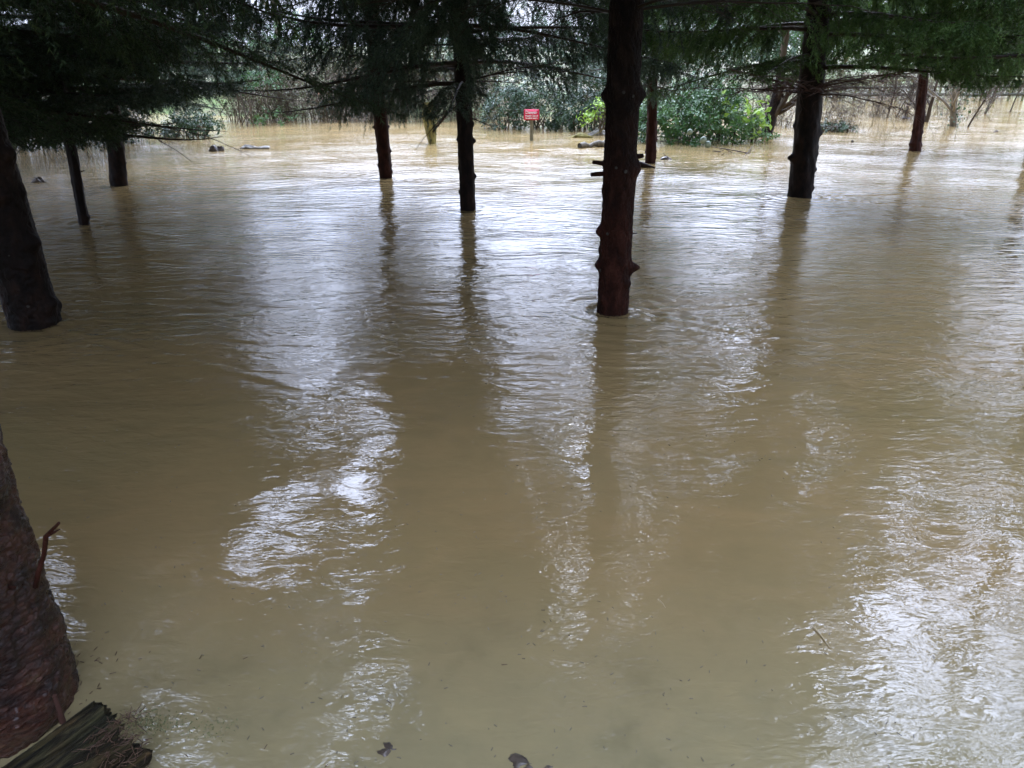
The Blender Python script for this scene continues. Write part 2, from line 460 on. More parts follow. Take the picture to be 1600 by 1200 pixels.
h = M2('ADD', M2('MULTIPLY', w1.outputs["Fac"], 0.009), M2('MULTIPLY', w2.outputs["Fac"], 0.0034))
h = M2('MULTIPLY', h, mr.outputs["Result"])
sx = nt.nodes.new("ShaderNodeSeparateXYZ"); nt.links.new(P, sx.inputs[0])
cur = nt.nodes.new("ShaderNodeMapRange"); cur.interpolation_type = 'SMOOTHSTEP'      # sheltered shallows near the bank, livelier current further out
for k, v in (("From Min", 3.0), ("From Max", 4.8), ("To Min", 0.46), ("To Max", 0.95)): cur.inputs[k].default_value = v
nt.links.new(M2('ADD', sx.outputs["Y"], M2('MULTIPLY', msk.outputs["Fac"], 1.5)), cur.inputs["Value"])
h = M2('MULTIPLY', h, cur.outputs["Result"])
w4 = nnoise(nt, 4.6, 2, 0.5, vec=P, mapscale=(0.5, 1.6, 1), dist=1.0)          # longer crests out in the current
far_ = M2('MULTIPLY', M2('SUBTRACT', cur.outputs["Result"], 0.46), 2.0)
h = M2('ADD', h, M2('MULTIPLY', M2('MULTIPLY', w4.outputs["Fac"], far_), 0.011))
h = M2('ADD', h, M2('MULTIPLY', w3.outputs["Fac"], 0.008))
WATER_BUMP = bump(nt, b, h, 1.0, 1.0)
M['water'] = m

# foam streaks, wet litter
m, nt, b = mat("wet_debris"); n1 = nnoise(nt, 12, 3)
r = ramp(nt, n1.outputs["Fac"], [(0.3, (0.03, 0.022, 0.016)), (0.7, (0.10, 0.075, 0.055))])
nt.links.new(r.outputs[0], b.inputs["Base Color"]); b.inputs["Roughness"].default_value = 0.3
M['debris'] = m
M['weed'] = mk_leaf("submerged_weed", [(0.3, (0.09, 0.11, 0.035)), (0.7, (0.14, 0.15, 0.05))], 0.5, 0.0, fine=200)

# ------------------------------------------------------------------ ground and water
def grid_axis(segs):
    out = []
    for a, b_, st in segs:
        out.append(np.arange(a, b_, st))
    out.append([segs[-1][1]])
    return np.concatenate(out)


def sheet(name, xs, ys, zf, material, smooth=True):
    X, Y = np.meshgrid(xs, ys)
    Z = zf(X, Y)
    V = np.stack([X, Y, Z], -1).reshape(-1, 3)
    nx, ny = len(xs), len(ys)
    i = np.arange(ny - 1)[:, None]; j = np.arange(nx - 1)[None]
    Q = np.stack([i * nx + j, i * nx + j + 1, (i + 1) * nx + j + 1, (i + 1) * nx + j], -1).reshape(-1, 4)
    a = Acc(); a.add(V, Q=Q)
    return a.build(name, material, smooth=smooth)


def sstep(a, b_, x):
    t = np.clip((x - a) / (b_ - a), 0, 1)
    return t * t * (3 - 2 * t)


def bank_line(X):
    """distance of the far shore along +Y"""
    s = 18.5 + 7.0 * sstep(5.2, 8.5, X) + 12.0 * sstep(9.0, 14.0, X) + 0.35 * np.sin(X * 1.7) + 0.25 * np.sin(X * 4.1 + 1)
    return s + 3 * sstep(-6, -14, X)


def ground_z(X, Y):
    far = sstep(-0.6, 2.6, Y - bank_line(X)) * 0.95
    near = sstep(0.75, -0.7, Y + 0.12 * X) * 0.75
    return -0.55 + far + near + 0.04 * np.sin(X * 0.9 + 1) * np.cos(Y * 0.7) + 0.02 * np.sin(X * 3.3) * np.sin(Y * 2.9) \
        + 3.0 * sstep(60, 400, Y)


gx = grid_axis([(-400, -40, 30), (-40, -12, 2), (-12, 16, 0.35), (16, 50, 2), (50, 400, 30)])
gy = grid_axis([(-40, -4, 3), (-4, 30, 0.35), (30, 60, 2), (60, 900, 40)])
tag(sheet("ground", gx, gy, ground_z, M['ground']), kind='structure')

TR = {}   # tree base positions, filled first because the water bends around the trunks
SPR = [
    # key, base px, upper px (same distance), width px base / upper, crown start, height, radius
    ('front', (-14, 1108), (-148, 740), 236, 246, 2.35, 11.0, 2.4),
    ('leftlean', (56, 505), (-25, 240), 70, 74, 1.95, 11.5, 2.5),
    ('thin', (132, 350), (103, 195), 15, 16, 0.85, 6.5, 1.6),
    ('leftback', (187, 289), (180, 225), 26, 26, 0.85, 11.0, 2.5),
    ('redmid', (603, 277), (594, 180), 20, 22, 2.2, 12.5, 2.1),
    ('slim', (731, 327), (722, 100), 24, 25, 1.3, 12.0, 2.5),
    ('centre', (957, 486), (973, 150), 47, 50, 2.25, 12.5, 2.6),
    ('redthin', (1016, 254), (1019, 160), 17, 15, 1.0, 4.6, 1.0),
    ('right', (1250, 307), (1265, 155), 35, 37, 1.35, 12.0, 2.5),
    ('farright', (1430, 236), (1441, 135), 15, 13, 1.5, 12.0, 2.2),
]
for s_ in SPR:
    TR[s_[0]] = G(*s_[1])


def water_z(X, Y):
    Z = 0.004 * np.sin(2.1 * X + 3.3 * Y + 0.6 * np.sin(1.3 * X)) + 0.003 * np.sin(-3.0 * X + 5.1 * Y + np.sin(2 * Y))
    Z = Z + 0.0022 * np.sin(9 * Y + 2.4 * X + 1.5 * np.sin(1.9 * X + 0.5 * Y)) * (0.5 + 0.5 * np.sin(0.9 * X + 1.4 * Y))
    Z *= sstep(0.4, 2.2, Y)
    # ripples trailing downstream (+X, slightly towards the camera) from each trunk, and little bow waves
    for k, p in TR.items():
        dx = (X - p[0]); dy = (Y - p[1]) + 0.18 * dx
        r = np.sqrt(dx * dx + dy * dy)
        amp = {'centre': 1.0, 'leftlean': 0.9, 'right': 1.3, 'slim': 0.8, 'front': 0.15}.get(k, 0.7)
        Z = Z + amp * 0.008 * np.exp(-r / 0.30) * np.sin(r * 42) * sstep(0.04, 0.12, r)
        ax = np.maximum(dx, 0)
        arm = np.abs(np.abs(dy) - 0.34 * ax)
        Z = Z + amp * 0.010 * np.exp(-arm / 0.08) * np.exp(-ax / 1.1) * sstep(0.03, 0.2, dx) * np.cos(arm * 46)
    return Z


wx = grid_axis([(-60, -8, 2), (-8, -4.5, 0.1), (-4.5, 6.5, 0.028), (6.5, 12, 0.1), (12, 80, 2)])
wy = grid_axis([(-2, 0.6, 0.2), (0.6, 4, 0.02), (4, 11, 0.028), (11, 22, 0.08), (22, 70, 2)])
tag(sheet("flood_water", wx, wy, water_z, M['water']), kind='structure')

# ------------------------------------------------------------------ trunks
def spline(p0, p1, H, rng, wob=0.02, lean_keep=0.35):
    """centre line through base p0 and p1, then straightening up to height H"""
    p0 = np.asarray(p0, float); p1 = np.asarray(p1, float)
    zs = np.concatenate([np.linspace(-0.6, 3.0, 180), np.linspace(3.05, H, 60)])
    sl = (p1 - p0)[:2] / max(p1[2] - p0[2], 1e-3)
    zt = p1[2]
    out = []
    for z in zs:
        if z <= zt: xy = p0[:2] + sl * z
        else:
            e = z - zt
            xy = p0[:2] + sl * zt + sl * (1.2 * (1 - math.exp(-e / 1.2))) * (1 - lean_keep) + sl * lean_keep * e
        out.append((xy[0] + wob * math.sin(z * 1.7 + 1) * min(1, max(z, 0) / 0.6), xy[1] + wob * math.cos(z * 1.3) * min(1, max(z, 0) / .6), z))
    return np.array(out)


def vnoise(U, V, nu, seed):
    """smooth value noise, periodic with nu cells in U"""
    rg_ = np.random.default_rng(seed); lat = rg_.random((nu, 512))
    iu = np.floor(U).astype(int); iv = np.floor(V).astype(int)
    fu = U - iu; fv = V - iv
    fu = fu * fu * (3 - 2 * fu); fv = fv * fv * (3 - 2 * fv)
    a00 = lat[iu % nu, iv % 512]; a10 = lat[(iu + 1) % nu, iv % 512]; a01 = lat[iu % nu, (iv + 1) % 512]; a11 = lat[(iu + 1) % nu, (iv + 1) % 512]
    return (a00 * (1 - fu) + a10 * fu) * (1 - fv) + (a01 * (1 - fu) + a11 * fu) * fv


def flaky(path, radf, knots, seed, sides=360, rings=620, zmax=1.7, flake=0.0075):
    """near trunk with real bark relief: overlapping flakes lying slantwise, lumps and shallow hollows"""
    z = np.concatenate([np.linspace(-0.3, zmax, rings), np.linspace(zmax + 0.05, path[-1, 2], 60)])
    cx_ = np.interp(z, path[:, 2], path[:, 0]); cy_ = np.interp(z, path[:, 2], path[:, 1])
    th = np.arange(sides) * 2 * math.pi / sides
    T_, Z_ = np.meshgrid(th / (2 * math.pi), z)
    rr = radf(z)[:, None] * np.ones(sides)[None]
    rr = rr * (1 + 0.05 * (vnoise(T_ * 7, Z_ * 4 + 20, 7, seed) - .5) + 0.045 * (vnoise(T_ * 16, Z_ * 11 + 20, 16, seed + 1) - .5))
    sl = Z_ * 1.0 + T_ * 0.35
    for k_, (nu, nv, am) in enumerate(((34, 34, 1.0), (64, 90, 0.7), (120, 190, 0.45))):
        n_ = vnoise(T_ * nu, sl * nv + 40, nu, seed + 5 + k_)
        n_ = np.where(n_ > 0.5, 1.0, n_ * 2) ** 1.5 + 0.35 * vnoise(T_ * nu * 2, sl * nv * 2 + 9, nu * 2, seed + 15 + k_)
        rr = rr + flake * am * (n_ - 0.7)
    for kz, ka, amp, w in knots:
        da = (th[None] - ka + math.pi) % (2 * math.pi) - math.pi
        d2 = ((z[:, None] - kz) / w) ** 2 + (da * radf(np.array([kz]))[0] / w) ** 2
        rr = rr + amp * np.exp(-d2 * 1.2)
    V = np.stack([cx_[:, None] + rr * np.cos(th), cy_[:, None] + rr * np.sin(th), np.broadcast_to(z[:, None], rr.shape)], -1)
    n = len(z); i = np.arange(n - 1)[:, None]; j = np.arange(sides)[None]; j2 = (j + 1) % sides
    a = Acc(); a.add(V.reshape(-1, 3), Q=np.stack([i * sides + j, i * sides + j2, (i + 1) * sides + j2, (i + 1) * sides + j], -1).reshape(-1, 4))
    return a


def trunk_mesh(path, radf, knots, rng, sides=40, rough=0.03, fine=None):
    """knots: (z, angle, amp, width)  angle 0 = +x, -90 = towards the camera"""
    a = Acc(); n = len(path)
    th = np.arange(sides) * 2 * math.pi / sides
    z = path[:, 2]
    rr = radf(z)[:, None] * np.ones(sides)[None]
    # long ridges plus lumps
    ph = rng.uniform(0, 6.28, 6)
    for k, (f, g) in enumerate(((2, 1.1), (3, 2.3), (5, 4.0), (7, 9.0), (4, 14.0), (9, 22.0))):
        rr = rr * (1 + rough * (0.9 - 0.1 * k) * np.sin(f * th[None] + ph[k] + g * z[:, None] * (1 if k % 2 else -1) + np.sin(g * 0.7 * z[:, None] + k)))
    nz = rng.normal(size=(n, sides))
    nz = (nz + np.roll(nz, 1, 1) + np.roll(nz, 1, 0) + np.roll(nz, (1, 1), (0, 1))) / 4
    rr = rr * (1 + rough * 0.55 * nz)
    for kz, ka, amp, w in knots:
        da = (th[None] - ka + math.pi) % (2 * math.pi) - math.pi
        d2 = ((z[:, None] - kz) / w) ** 2 + (da * radf(np.array([kz]))[0] / w) ** 2
        rr = rr + amp * np.exp(-d2 * 1.2)
    V = np.stack([path[:, None, 0] + rr * np.cos(th), path[:, None, 1] + rr * np.sin(th), np.broadcast_to(z[:, None], rr.shape)], -1)
    i = np.arange(n - 1)[:, None]; j = np.arange(sides)[None]; j2 = (j + 1) % sides
    Q = np.stack([i * sides + j, i * sides + j2, (i + 1) * sides + j2, (i + 1) * sides + j], -1).reshape(-1, 4)
    a.add(V.reshape(-1, 3), Q=Q)
    return a


# ------------------------------------------------------------------ spruce crown
# openings in the canopy, as directions of sky seen mirrored in the flood (ellipses: px, py, rx, ry, strength)
GAPS = [
    (582, 690, 34, 54, 1), (398, 862, 40, 34, 0.95), (458, 818, 44, 34, 0.95), (550, 797, 34, 38, 0.9), (270, 960, 75, 80, 0.55),
    (600, 1085, 55, 48, 0.75), (890, 965, 38, 68, 0.7), (820, 560, 60, 30, 0.9), (860, 620, 80, 60, 0.45),
    (480, 560, 80, 90, 0.6), (1165, 575, 35, 35, 0.9), (1050, 615, 28, 28, 0.4), (1175, 685, 16, 26, 0.8),
    (1560, 520, 85, 110, 0.95), (1465, 630, 36, 28, 0.6), (1540, 710, 35, 25, 0.6), (1415, 955, 58, 42, 0.95), (1485, 1035, 62, 52, 0.95), (1395, 1085, 42, 34, 0.9),
    (1435, 815, 34, 42, 0.75), (1560, 820, 40, 40, 0.85), (1540, 1000, 70, 180, 0.8), (1430, 1165, 80, 38, 0.8),
    (100, 990, 45, 85, 0.95), (280, 1150, 60, 60, 0.8), (1270, 715, 40, 35, 0.45), (740, 900, 40, 35, 0.35),
    (480, 400, 110, 100, 0.45), (650, 390, 100, 90, 0.45), (850, 420, 90, 90, 0.4), (500, 600, 34, 44, 0.8), (1080, 390, 90, 80, 0.4),
    (800, 690, 16, 20, 0.6), (1120, 660, 18, 16, 0.6), (320, 905, 22, 18, 0.5), (1290, 690, 18, 14, 0.6), (500, 760, 16, 14, 0.5), (870, 840, 18, 22, 0.5),
    (1100, 1160, 80, 30, 0.35), (500, 1180, 60, 25, 0.45), (920, 1090, 60, 40, 0.25), (20, 640, 25, 25, .5),
]
GAPS = [g + (1.0,) if len(g) == 4 else g for g in GAPS]


def gap_mask(P, rng):
    """True where a twig is kept"""
    Q = P * np.array([1, 1, -1.0])
    px, py, z = proj(Q)
    keep = np.ones(len(P), bool)
    frag = np.sin(px * 0.16 + 2 * np.sin(py * 0.07)) * np.sin(py * 0.17 + 1.5 * np.sin(px * 0.09)) + 0.6 * np.sin(px * 0.05 - py * 0.08)
    for gx_, gy_, rx, ry, s in GAPS:
        d = ((px - gx_) / rx) ** 2 + ((py - gy_) / ry) ** 2 + 0.8 * frag - 0.05
        p = min(1, s * 1.15) * np.clip(2.2 - d * 1.7, 0, 1)
        keep &= rng.random(len(P)) > p
    return keep | (z < 0.1)


# lower edge of the hanging crowns (how far down the skirts of twigs reach)
SK_X = np.array([-400, 0, 90, 180, 205, 235, 340, 375, 392, 440, 480, 520, 560, 640, 700, 745, 765, 790, 850, 880, 893, 905, 930, 945, 1000, 1060, 1085, 1200, 1250, 1330, 1450, 1480, 1510, 1560, 1600, 1900.])
SK_Y = np.array([236, 236, 238, 236, 208, 200, 168, 150, 118, 128, 150, 168, 186, 188, 196, 176, 150, 132, 148, 186, 178, 128, 112, 120, 168, 164, 138, 132, 124, 116, 112, 140, 158, 142, 138, 138.])


def skirt(P, rng):
    px, py, z = proj(P)
    lim = np.interp(px, SK_X, SK_Y) + 9 * np.sin(px * 0.13 + P[:, 1] * 3) + 6 * np.sin(px * 0.31 + P[:, 1] * 5) + rng.normal(size=len(P)) * 3 - 4
    return (py < lim) | (z < 0.1)


def rot2(d, a):
    c, s = np.cos(a), np.sin(a)
    return np.stack([d[:, 0] * c - d[:, 1] * s, d[:, 0] * s + d[:, 1] * c, d[:, 2]], -1)


def crown_mesh(rng, path, h0, H, Rr, q=1.0, density=1.0, hang=1.0, droop=0.5, prune=True, skip=None, low_only=None, whorl=0.34, nb=6, gap0=0.0, needle=1.0):
    """live crown of a spruce. path: trunk centre line; q: detail factor (1 = close).  slot 0 needles, slot 1 wood"""
    a = Acc()
    S0, S1, SQ = [], [], []          # needle carrying segments and their coarseness
    W0, W1, WR = [], [], []
    z = h0
    hs = []
    while z < H - 0.25:
        n_ = nb if z > h0 + 0.5 else nb + 1
        for k in range(n_):
            hs.append((z + rng.normal() * 0.06, (k + rng.uniform(-0.3, 0.3)) * 2 * math.pi / n_ + z * 5))
        z += whorl * rng.uniform(0.8, 1.25) * (1 + 0.25 * (z > 3))
    for hz, az in hs:
        f = min(1, max(0, (hz - h0) / (H - h0)))
        L = Rr * (1 - f) ** 0.62 * rng.uniform(0.72, 1.12) + 0.1
        if hz < h0 + 0.35: L *= rng.uniform(0.7, 1.05)
        if rng.random() < gap0: continue
        if skip is not None and skip(hz, az): continue
        i0 = np.searchsorted(path[:, 2], hz); i0 = min(max(i0, 0), len(path) - 1)
        o = path[i0]
        fine = (hz < 2.5)
        rise = rng.uniform(-0.02, 0.16) + 0.35 * f
        dr = droop * rng.uniform(0.6, 1.25) * (1 - 0.6 * f)
        up = rng.uniform(0.12, 0.3)
        dh = np.array([math.cos(az), math.sin(az), 0.0])
        sw = rng.normal() * 0.12
        side = np.array([-dh[1], dh[0], 0.0])

        def pos(t):
            t = np.asarray(t)[..., None]
            return o + dh * L * t + side * L * sw * t ** 2 + np.array([0, 0, 1.0]) * L * (rise * t - dr * t ** 2 + up * t ** 3.2)
        tt = np.linspace(0, 1, 9)
        bp_ = pos(tt)
        if not skirt(bp_[5:6], rng)[0] and rng.random() < 0.85: continue
        a.tube(bp_, np.linspace(0.011 + 0.006 * L, 0.002, 9), 4 if fine else 3, m=1, cap=False)
        step = (0.075 if fine else 0.15) / q ** 0.5
        nbr = max(3, int(L / step))
        t = np.linspace(0.12 if f > .1 else 0.18, 0.985, nbr) + rng.normal(size=nbr) * 0.01
        t = np.repeat(np.clip(t, 0.05, 0.99), 2)
        sgn = np.tile([1, -1], nbr).astype(float)
        ln = (0.16 + 0.30 * L * np.sin(np.clip((1 - t) * 2.2, 0, 1.57)) ** 1.0) * rng.uniform(0.6, 1.15, len(t)) * np.clip(t * 4, 0.5, 1)
        p0 = pos(t)
        dd = rot2(np.repeat(dh[None], len(t), 0), sgn * rng.uniform(0.75, 1.1, len(t)))
        hg = hang * rng.uniform(0.35, 1.1, len(t))
        ns = 4 if fine else 3
        ss = np.linspace(0, 1, ns + 1)
        pts = p0[:, None] + dd[:, None] * (ln[:, None] * (ss - 0.18 * hg[:, None] * ss ** 2))[..., None]
        pts[..., 2] += (0.05 * ln)[:, None] * ss - (hg * ln)[:, None] * ss ** 2 * 0.75
        A_ = pts[:, :-1].reshape(-1, 3); B_ = pts[:, 1:].reshape(-1, 3)
        cz = 0.0 if fine else 1.0
        S0.append(A_); S1.append(B_); SQ.append(np.full(len(A_), cz))
        W0.append(A_); W1.append(B_); WR.append(np.full(len(A_), 0.0022))
        # twigs off the branchlets
        nt_ = max(2, int(np.mean(ln) / (0.055 if fine else 0.13) * q ** 0.5))
        u = rng.uniform(0.12, 1.0, (len(t), nt_))
        k = np.minimum((u * ns).astype(int), ns - 1); fr = u * ns - k
        ii = np.arange(len(t))[:, None]
        tp = pts[ii, k] * (1 - fr[..., None]) + pts[ii, k + 1] * fr[..., None]
        td = (pts[ii, k + 1] - pts[ii, k]); td /= np.linalg.norm(td, axis=-1)[..., None] + 1e-9
        tp = tp.reshape(-1, 3); td = td.reshape(-1, 3)
        td = rot2(td, rng.choice([-1, 1], len(td)) * rng.uniform(0.5, 1.0, len(td)))
        td[:, 2] -= hang * rng.uniform(0.15, 1.0, len(td))
        td /= np.linalg.norm(td, axis=1)[:, None]
        tl = rng.uniform(0.05, 0.16, len(td)) * (1 if fine else 1.4)
        S0.append(tp); S1.append(tp + td * tl[:, None]); SQ.append(np.full(len(tp), cz))
        # leader needles of the branch itself
        bb = bp_[4:]
        S0.append(bb[:-1]); S1.append(bb[1:]); SQ.append(np.full(len(bb) - 1, cz))
    S0 = np.concatenate(S0); S1 = np.concatenate(S1); SQ = np.concatenate(SQ)
    W0 = np.concatenate(W0); W1 = np.concatenate(W1); WR = np.concatenate(WR)
    mid = (S0 + S1) / 2
    if prune:
        kp = gap_mask(mid, rng) & skirt(S1, rng)
        S0, S1, SQ = S0[kp], S1[kp], SQ[kp]
        kp = gap_mask((W0 + W1) / 2, rng) & skirt(W1, rng)
        W0, W1, WR = W0[kp], W1[kp], WR[kp]
    a.sticks(W0, W1, WR, WR * 0.7, m=1)
    ln = np.linalg.norm(S1 - S0, axis=1)
    dens = np.where(SQ < 0.5, 190 * q ** 0.8, 48 * q ** 0.5) * density
    cnt = np.maximum(1, np.round(ln * dens + rng.random(len(ln)) - 0.5)).astype(int)
    idx = np.repeat(np.arange(len(ln)), cnt)
    u = rng.random(len(idx))[:, None]
    base = S0[idx] * (1 - u) + S1[idx] * u
    sd = (S1 - S0)[idx] / (ln[idx][:, None] + 1e-9)
    rv = rng.normal(size=(len(idx), 3))
    perp = rv - sd * np.sum(rv * sd, 1)[:, None]; perp /= np.linalg.norm(perp, axis=1)[:, None] + 1e-9
    nd = sd * rng.uniform(0.55, 1.0, (len(idx), 1)) + perp * 0.7
    nd /= np.linalg.norm(nd, axis=1)[:, None]
    wd = np.cross(nd, rng.normal(size=(len(idx), 3))); wd /= np.linalg.norm(wd, axis=1)[:, None] + 1e-9
    c = SQ[idx] > 0.5
    nl = np.where(c, 0.085, 0.034 / q ** 0.2) * rng.uniform(0.75, 1.25, len(idx)) * needle
    nw = np.where(c, 0.019, 0.0030 / q ** 0.35) * needle
    tip = base + nd * nl[:, None]
    V = np.stack([base - wd * nw[:, None], base + wd * nw[:, None], tip], 1)
    a.add(V.reshape(-1, 3), T=np.arange(len(idx) * 3).reshape(-1, 3), m=0)
    return a


def dead_branch(a, rng, o, az, L, rise, bend=0.2, tw=26, r0=0.009, fine=1.0, droop=0.15):
    dh = np.array([math.cos(az), math.sin(az), 0.0]); side = np.array([-dh[1], dh[0], 0.0])
    t = np.linspace(0, 1, 12)[:, None]
    sw = rng.normal() * bend
    wob = np.cumsum(rng.normal(size=(12, 3)) * 0.008 * L, 0)
    pts = o + dh * L * t + side * L * sw * t ** 2 + np.array([0, 0, 1.0]) * L * (rise * t - droop * t ** 2) + wob * t
    a.tube(pts, np.linspace(r0, 0.0018, 12), 5, cap=False)
    P0, P1, RR = [], [], []
    for _ in range(tw):
        u = rng.uniform(0.08, 0.97); k = min(int(u * 11), 10); f = u * 11 - k
        p = pts[k] * (1 - f) + pts[k + 1] * f
        d = pts[k + 1] - pts[k]; d = d / np.linalg.norm(d)
        ang = rng.choice([-1, 1]) * rng.uniform(0.4, 1.0)
        d = rot2(d[None], ang)[0]; d[2] += rng.normal() * 0.25 - 0.1
        l = L * rng.uniform(0.12, 0.42) * (1.1 - u) + 0.06
        q = p; n = 4
        for j in range(n):
            q2 = q + d * l / n; P0.append(q); P1.append(q2); RR.append(0.0026 * (1 - j / n * 0.7))
            if rng.random() < 0.75 * fine:
                d3 = rot2(d[None], rng.choice([-1, 1]) * rng.uniform(0.4, 0.9))[0]; d3[2] += rng.normal() * 0.2
                P0.append(q2); P1.append(q2 + d3 * l * rng.uniform(0.15, 0.4)); RR.append(0.0013)
            d = d + rng.normal(size=3) * 0.12; d[2] -= 0.05; d /= np.linalg.norm(d); q = q2
    RR = np.array(RR)
    a.sticks(P0, P1, RR, RR * 0.6)


SPRUCE_GROUP = "spruce trees standing in the flood water"


def zat(key, py):
    """height above the water of photograph row py at the distance of a tree"""
    Y = TR[key][1]
    return float(at(800, py, Y)[2])


def spruce(key, label, bark='bark_dark', needle='needle', knots=(), seed=1, sides=40, rough=0.035, crown_kw=None, stubs=(), group=SPRUCE_GROUP, low_twigs=None):
    e = [s for s in SPR if s[0] == key][0]
    _, bpx, upx, wb, wu, h0, H, Rr = e
    rng = np.random.default_rng(seed)
    p0 = TR[key]; Y = p0[1]; p1 = at(upx[0], upx[1], Y)
    rb = wb / 2 * depth(p0) / FPX; ru = wu / 2 * depth(p1) / FPX
    path = spline(p0, p1, H, rng, wob=0.006, lean_keep=1.0 if key == 'front' else 0.35)
    zt = p1[2]

    def radf(z):
        z = np.asarray(z, float)
        r = rb + (ru - rb) * np.clip(z / zt, -0.3, 1.0)
        r = np.where(z > zt, ru * np.clip(1 - (z - zt) / (H - zt), 0.02, 1) ** 0.8, r)
        return r
    root = thing("spruce_tree", label, "tree", (p0[0], p0[1], 0), group)
    ks = []
    for k in knots:
        py, ang, amp, w = k
        ks.append((zat(key, py), R(ang), amp * rb, w))
    # small extra knots all round at every whorl
    zz = 0.1 if key != 'front' else 1.6
    while zz < H * 0.7:
        for j in range(4):
            ks.append((zz + rng.normal() * 0.02, rng.uniform(0, 6.28), rb * rng.uniform(0.05, 0.16), 0.018 + rb * 0.12))
        zz += rng.uniform(0.25, 0.42)
    if key == 'front': tm = flaky(path, radf, ks, 900)
    elif key in ('centre', 'leftlean'): tm = flaky(path, radf, ks, 901 + len(key), sides=180, rings=420, zmax=2.4, flake=0.0048)
    else: tm = trunk_mesh(path, radf, ks, rng, sides=sides, rough=rough)
    tr = tm.build("trunk", M[bark], root, smooth=True, loc=(p0[0], p0[1], 0))
    for (py, ang, ln, r_, tilt) in stubs:
        z = zat(key, py); i0 = np.searchsorted(path[:, 2], z)
        an = R(ang); d = np.array([math.cos(an), math.sin(an), tilt]); d /= np.linalg.norm(d)
        c = path[i0]; rr = radf(np.array([z]))[0]
        s0 = c + d * rr * 0.7; pts = [s0 + d * (rr * 0.3 + ln) * t for t in (0, 0.35, 0.7, 1.0)]
        sa = Acc(); sa.tube(pts, [r_ * 1.5, r_ * 1.1, r_, r_ * 0.85], 8, m=0, capm=1)
        sa.build("branch_stub", [M[bark], M['cut']], tr, smooth=False, loc=(p0[0], p0[1], 0))
    kw = dict(q=0.8)
    kw.update(crown_kw or {})
    ca = crown_mesh(rng, path, h0, H, Rr, **kw)
    if low_twigs:
        lo = crown_mesh(rng, path, low_twigs[0], low_twigs[1], low_twigs[2], q=0.8, hang=1.3, droop=0.6, whorl=0.22, prune=False)
        lo.build("low_branches", [M[needle], M['twig_dark']], root, loc=(p0[0], p0[1], 0))
    ca.build("crown", [M[needle], M['twig_dark']], root, loc=(p0[0], p0[1], 0))
    return root, path, radf, rng


def add_dead(root, key, path, rng, specs, mat_='twig_dark'):
    p0 = TR[key]
    for (py, ang, L, rise, tw) in specs:
        z = zat(key, py); i0 = min(np.searchsorted(path[:, 2], z), len(path) - 1)
        a = Acc(); dead_branch(a, rng, path[i0], R(ang), L, rise, tw=tw)
        a.build("dead_branch", M[mat_], root, loc=(p0[0], p0[1], 0))


# --- the ten spruces whose trunks stand in the picture
root, path, radf, rng = spruce('front', "thick flaky red-brown wet spruce trunk at the left edge behind the rotten stump", 'bark_wet',
    knots=[(745, -10, 0.22, 0.05), (700, 0, 0.10, 0.09), (1080, -20, 0.08, 0.06)], seed=11, sides=96, rough=0.03, crown_kw=dict(q=0.35),
    stubs=[(840, -8, 0.018, 0.008, 0.3), (852, -20, 0.012, 0.005, -0.1), (905, -12, 0.014, 0.004, 0.0)])
# broken twig that sticks out of it, and a small peeled root
pb = at(60, 895, TR['front'][1] - 0.05); pc = at(72, 838, TR['front'][1] - 0.06); pd = at(92, 817, TR['front'][1] - 0.08); pe = at(94, 827, TR['front'][1] - 0.08)
a = Acc(); a.tube([pb + (pb - pc) * 0.4, pb, (pb + pc) / 2 + [0.004, 0, 0], pc, pd], [0.006, 0.006, 0.005, 0.0055, 0.003], 7); a.tube([pc, (pc + pe) / 2, pe], [0.0045, 0.003, 0.001], 6)
a.build("broken_twig", M['bark_red'], root, smooth=True, loc=(TR['front'][0], TR['front'][1], 0))

root, path, radf, rng = spruce('leftlean', "dark spruce trunk leaning left, its foot at the left edge mid-picture", 'bark_dark',
    knots=[(378, -8, 0.30, 0.05), (240, 0, 0.25, 0.05), (470, -5, 0.14, 0.04), (478, 190, 0.14, 0.03), (500, -20, 0.12, 0.03)], seed=12, sides=64,
    stubs=[(378, -12, 0.02, 0.006, 0.2), (470, 186, 0.02, 0.006, 0), (394, -70, 0.008, 0.006, 0), (472, -62, 0.006, 0.009, 0)],
    crown_kw=dict(q=0.5))
root, path, radf, rng = spruce('thin', "thin crooked young spruce with the narrowest trunk, foot near the left side", 'bark_dark', 'needle_blue',
    knots=[(340, 0, 0.5, 0.025), (345, 180, 0.3, 0.02)], seed=13, sides=28, rough=0.06, stubs=[(274, 10, 0.04, 0.005, 0.3)], crown_kw=dict(q=0.8, droop=0.25, hang=0.35))
root, path, radf, rng = spruce('leftback', "spruce with scaly trunk under a low wide crown, left, behind the thin one", 'bark_dark', 'needle_blue',
    knots=[(232, 0, 0.10, 0.03), (255, 0, 0.08, 0.02), (275, 180, 0.08, 0.02)], seed=14, sides=32, rough=0.05, crown_kw=dict(q=0.7, droop=0.3, hang=0.4, whorl=0.26))
add_dead(root, 'leftback', path, rng, [(195, -8, 2.0, 0.0, 16), (200, -20, 1.5, -0.03, 12), (205, 195, 1.1, 0.0, 12)])
root, path, radf, rng = spruce('redmid', "reddish spruce trunk below hanging dark needles, left of the mossy post", 'bark_red', 'needle_blue',
    knots=[(198, 0, 0.30, 0.02), (199, 180, 0.30, 0.02), (236, 0, 0.25, 0.018), (236, 180, 0.15, 0.018), (258, 0, 0.18, 0.018), (258, 180, 0.15, 0.018)], seed=15, sides=32, rough=0.03,
    stubs=[(199, 180, 0.03, 0.006, 0), (237, 0, 0.02, 0.005, 0)], crown_kw=dict(q=0.7, hang=1.1, droop=0.42, whorl=0.34), low_twigs=(1.0, 1.8, 0.7))
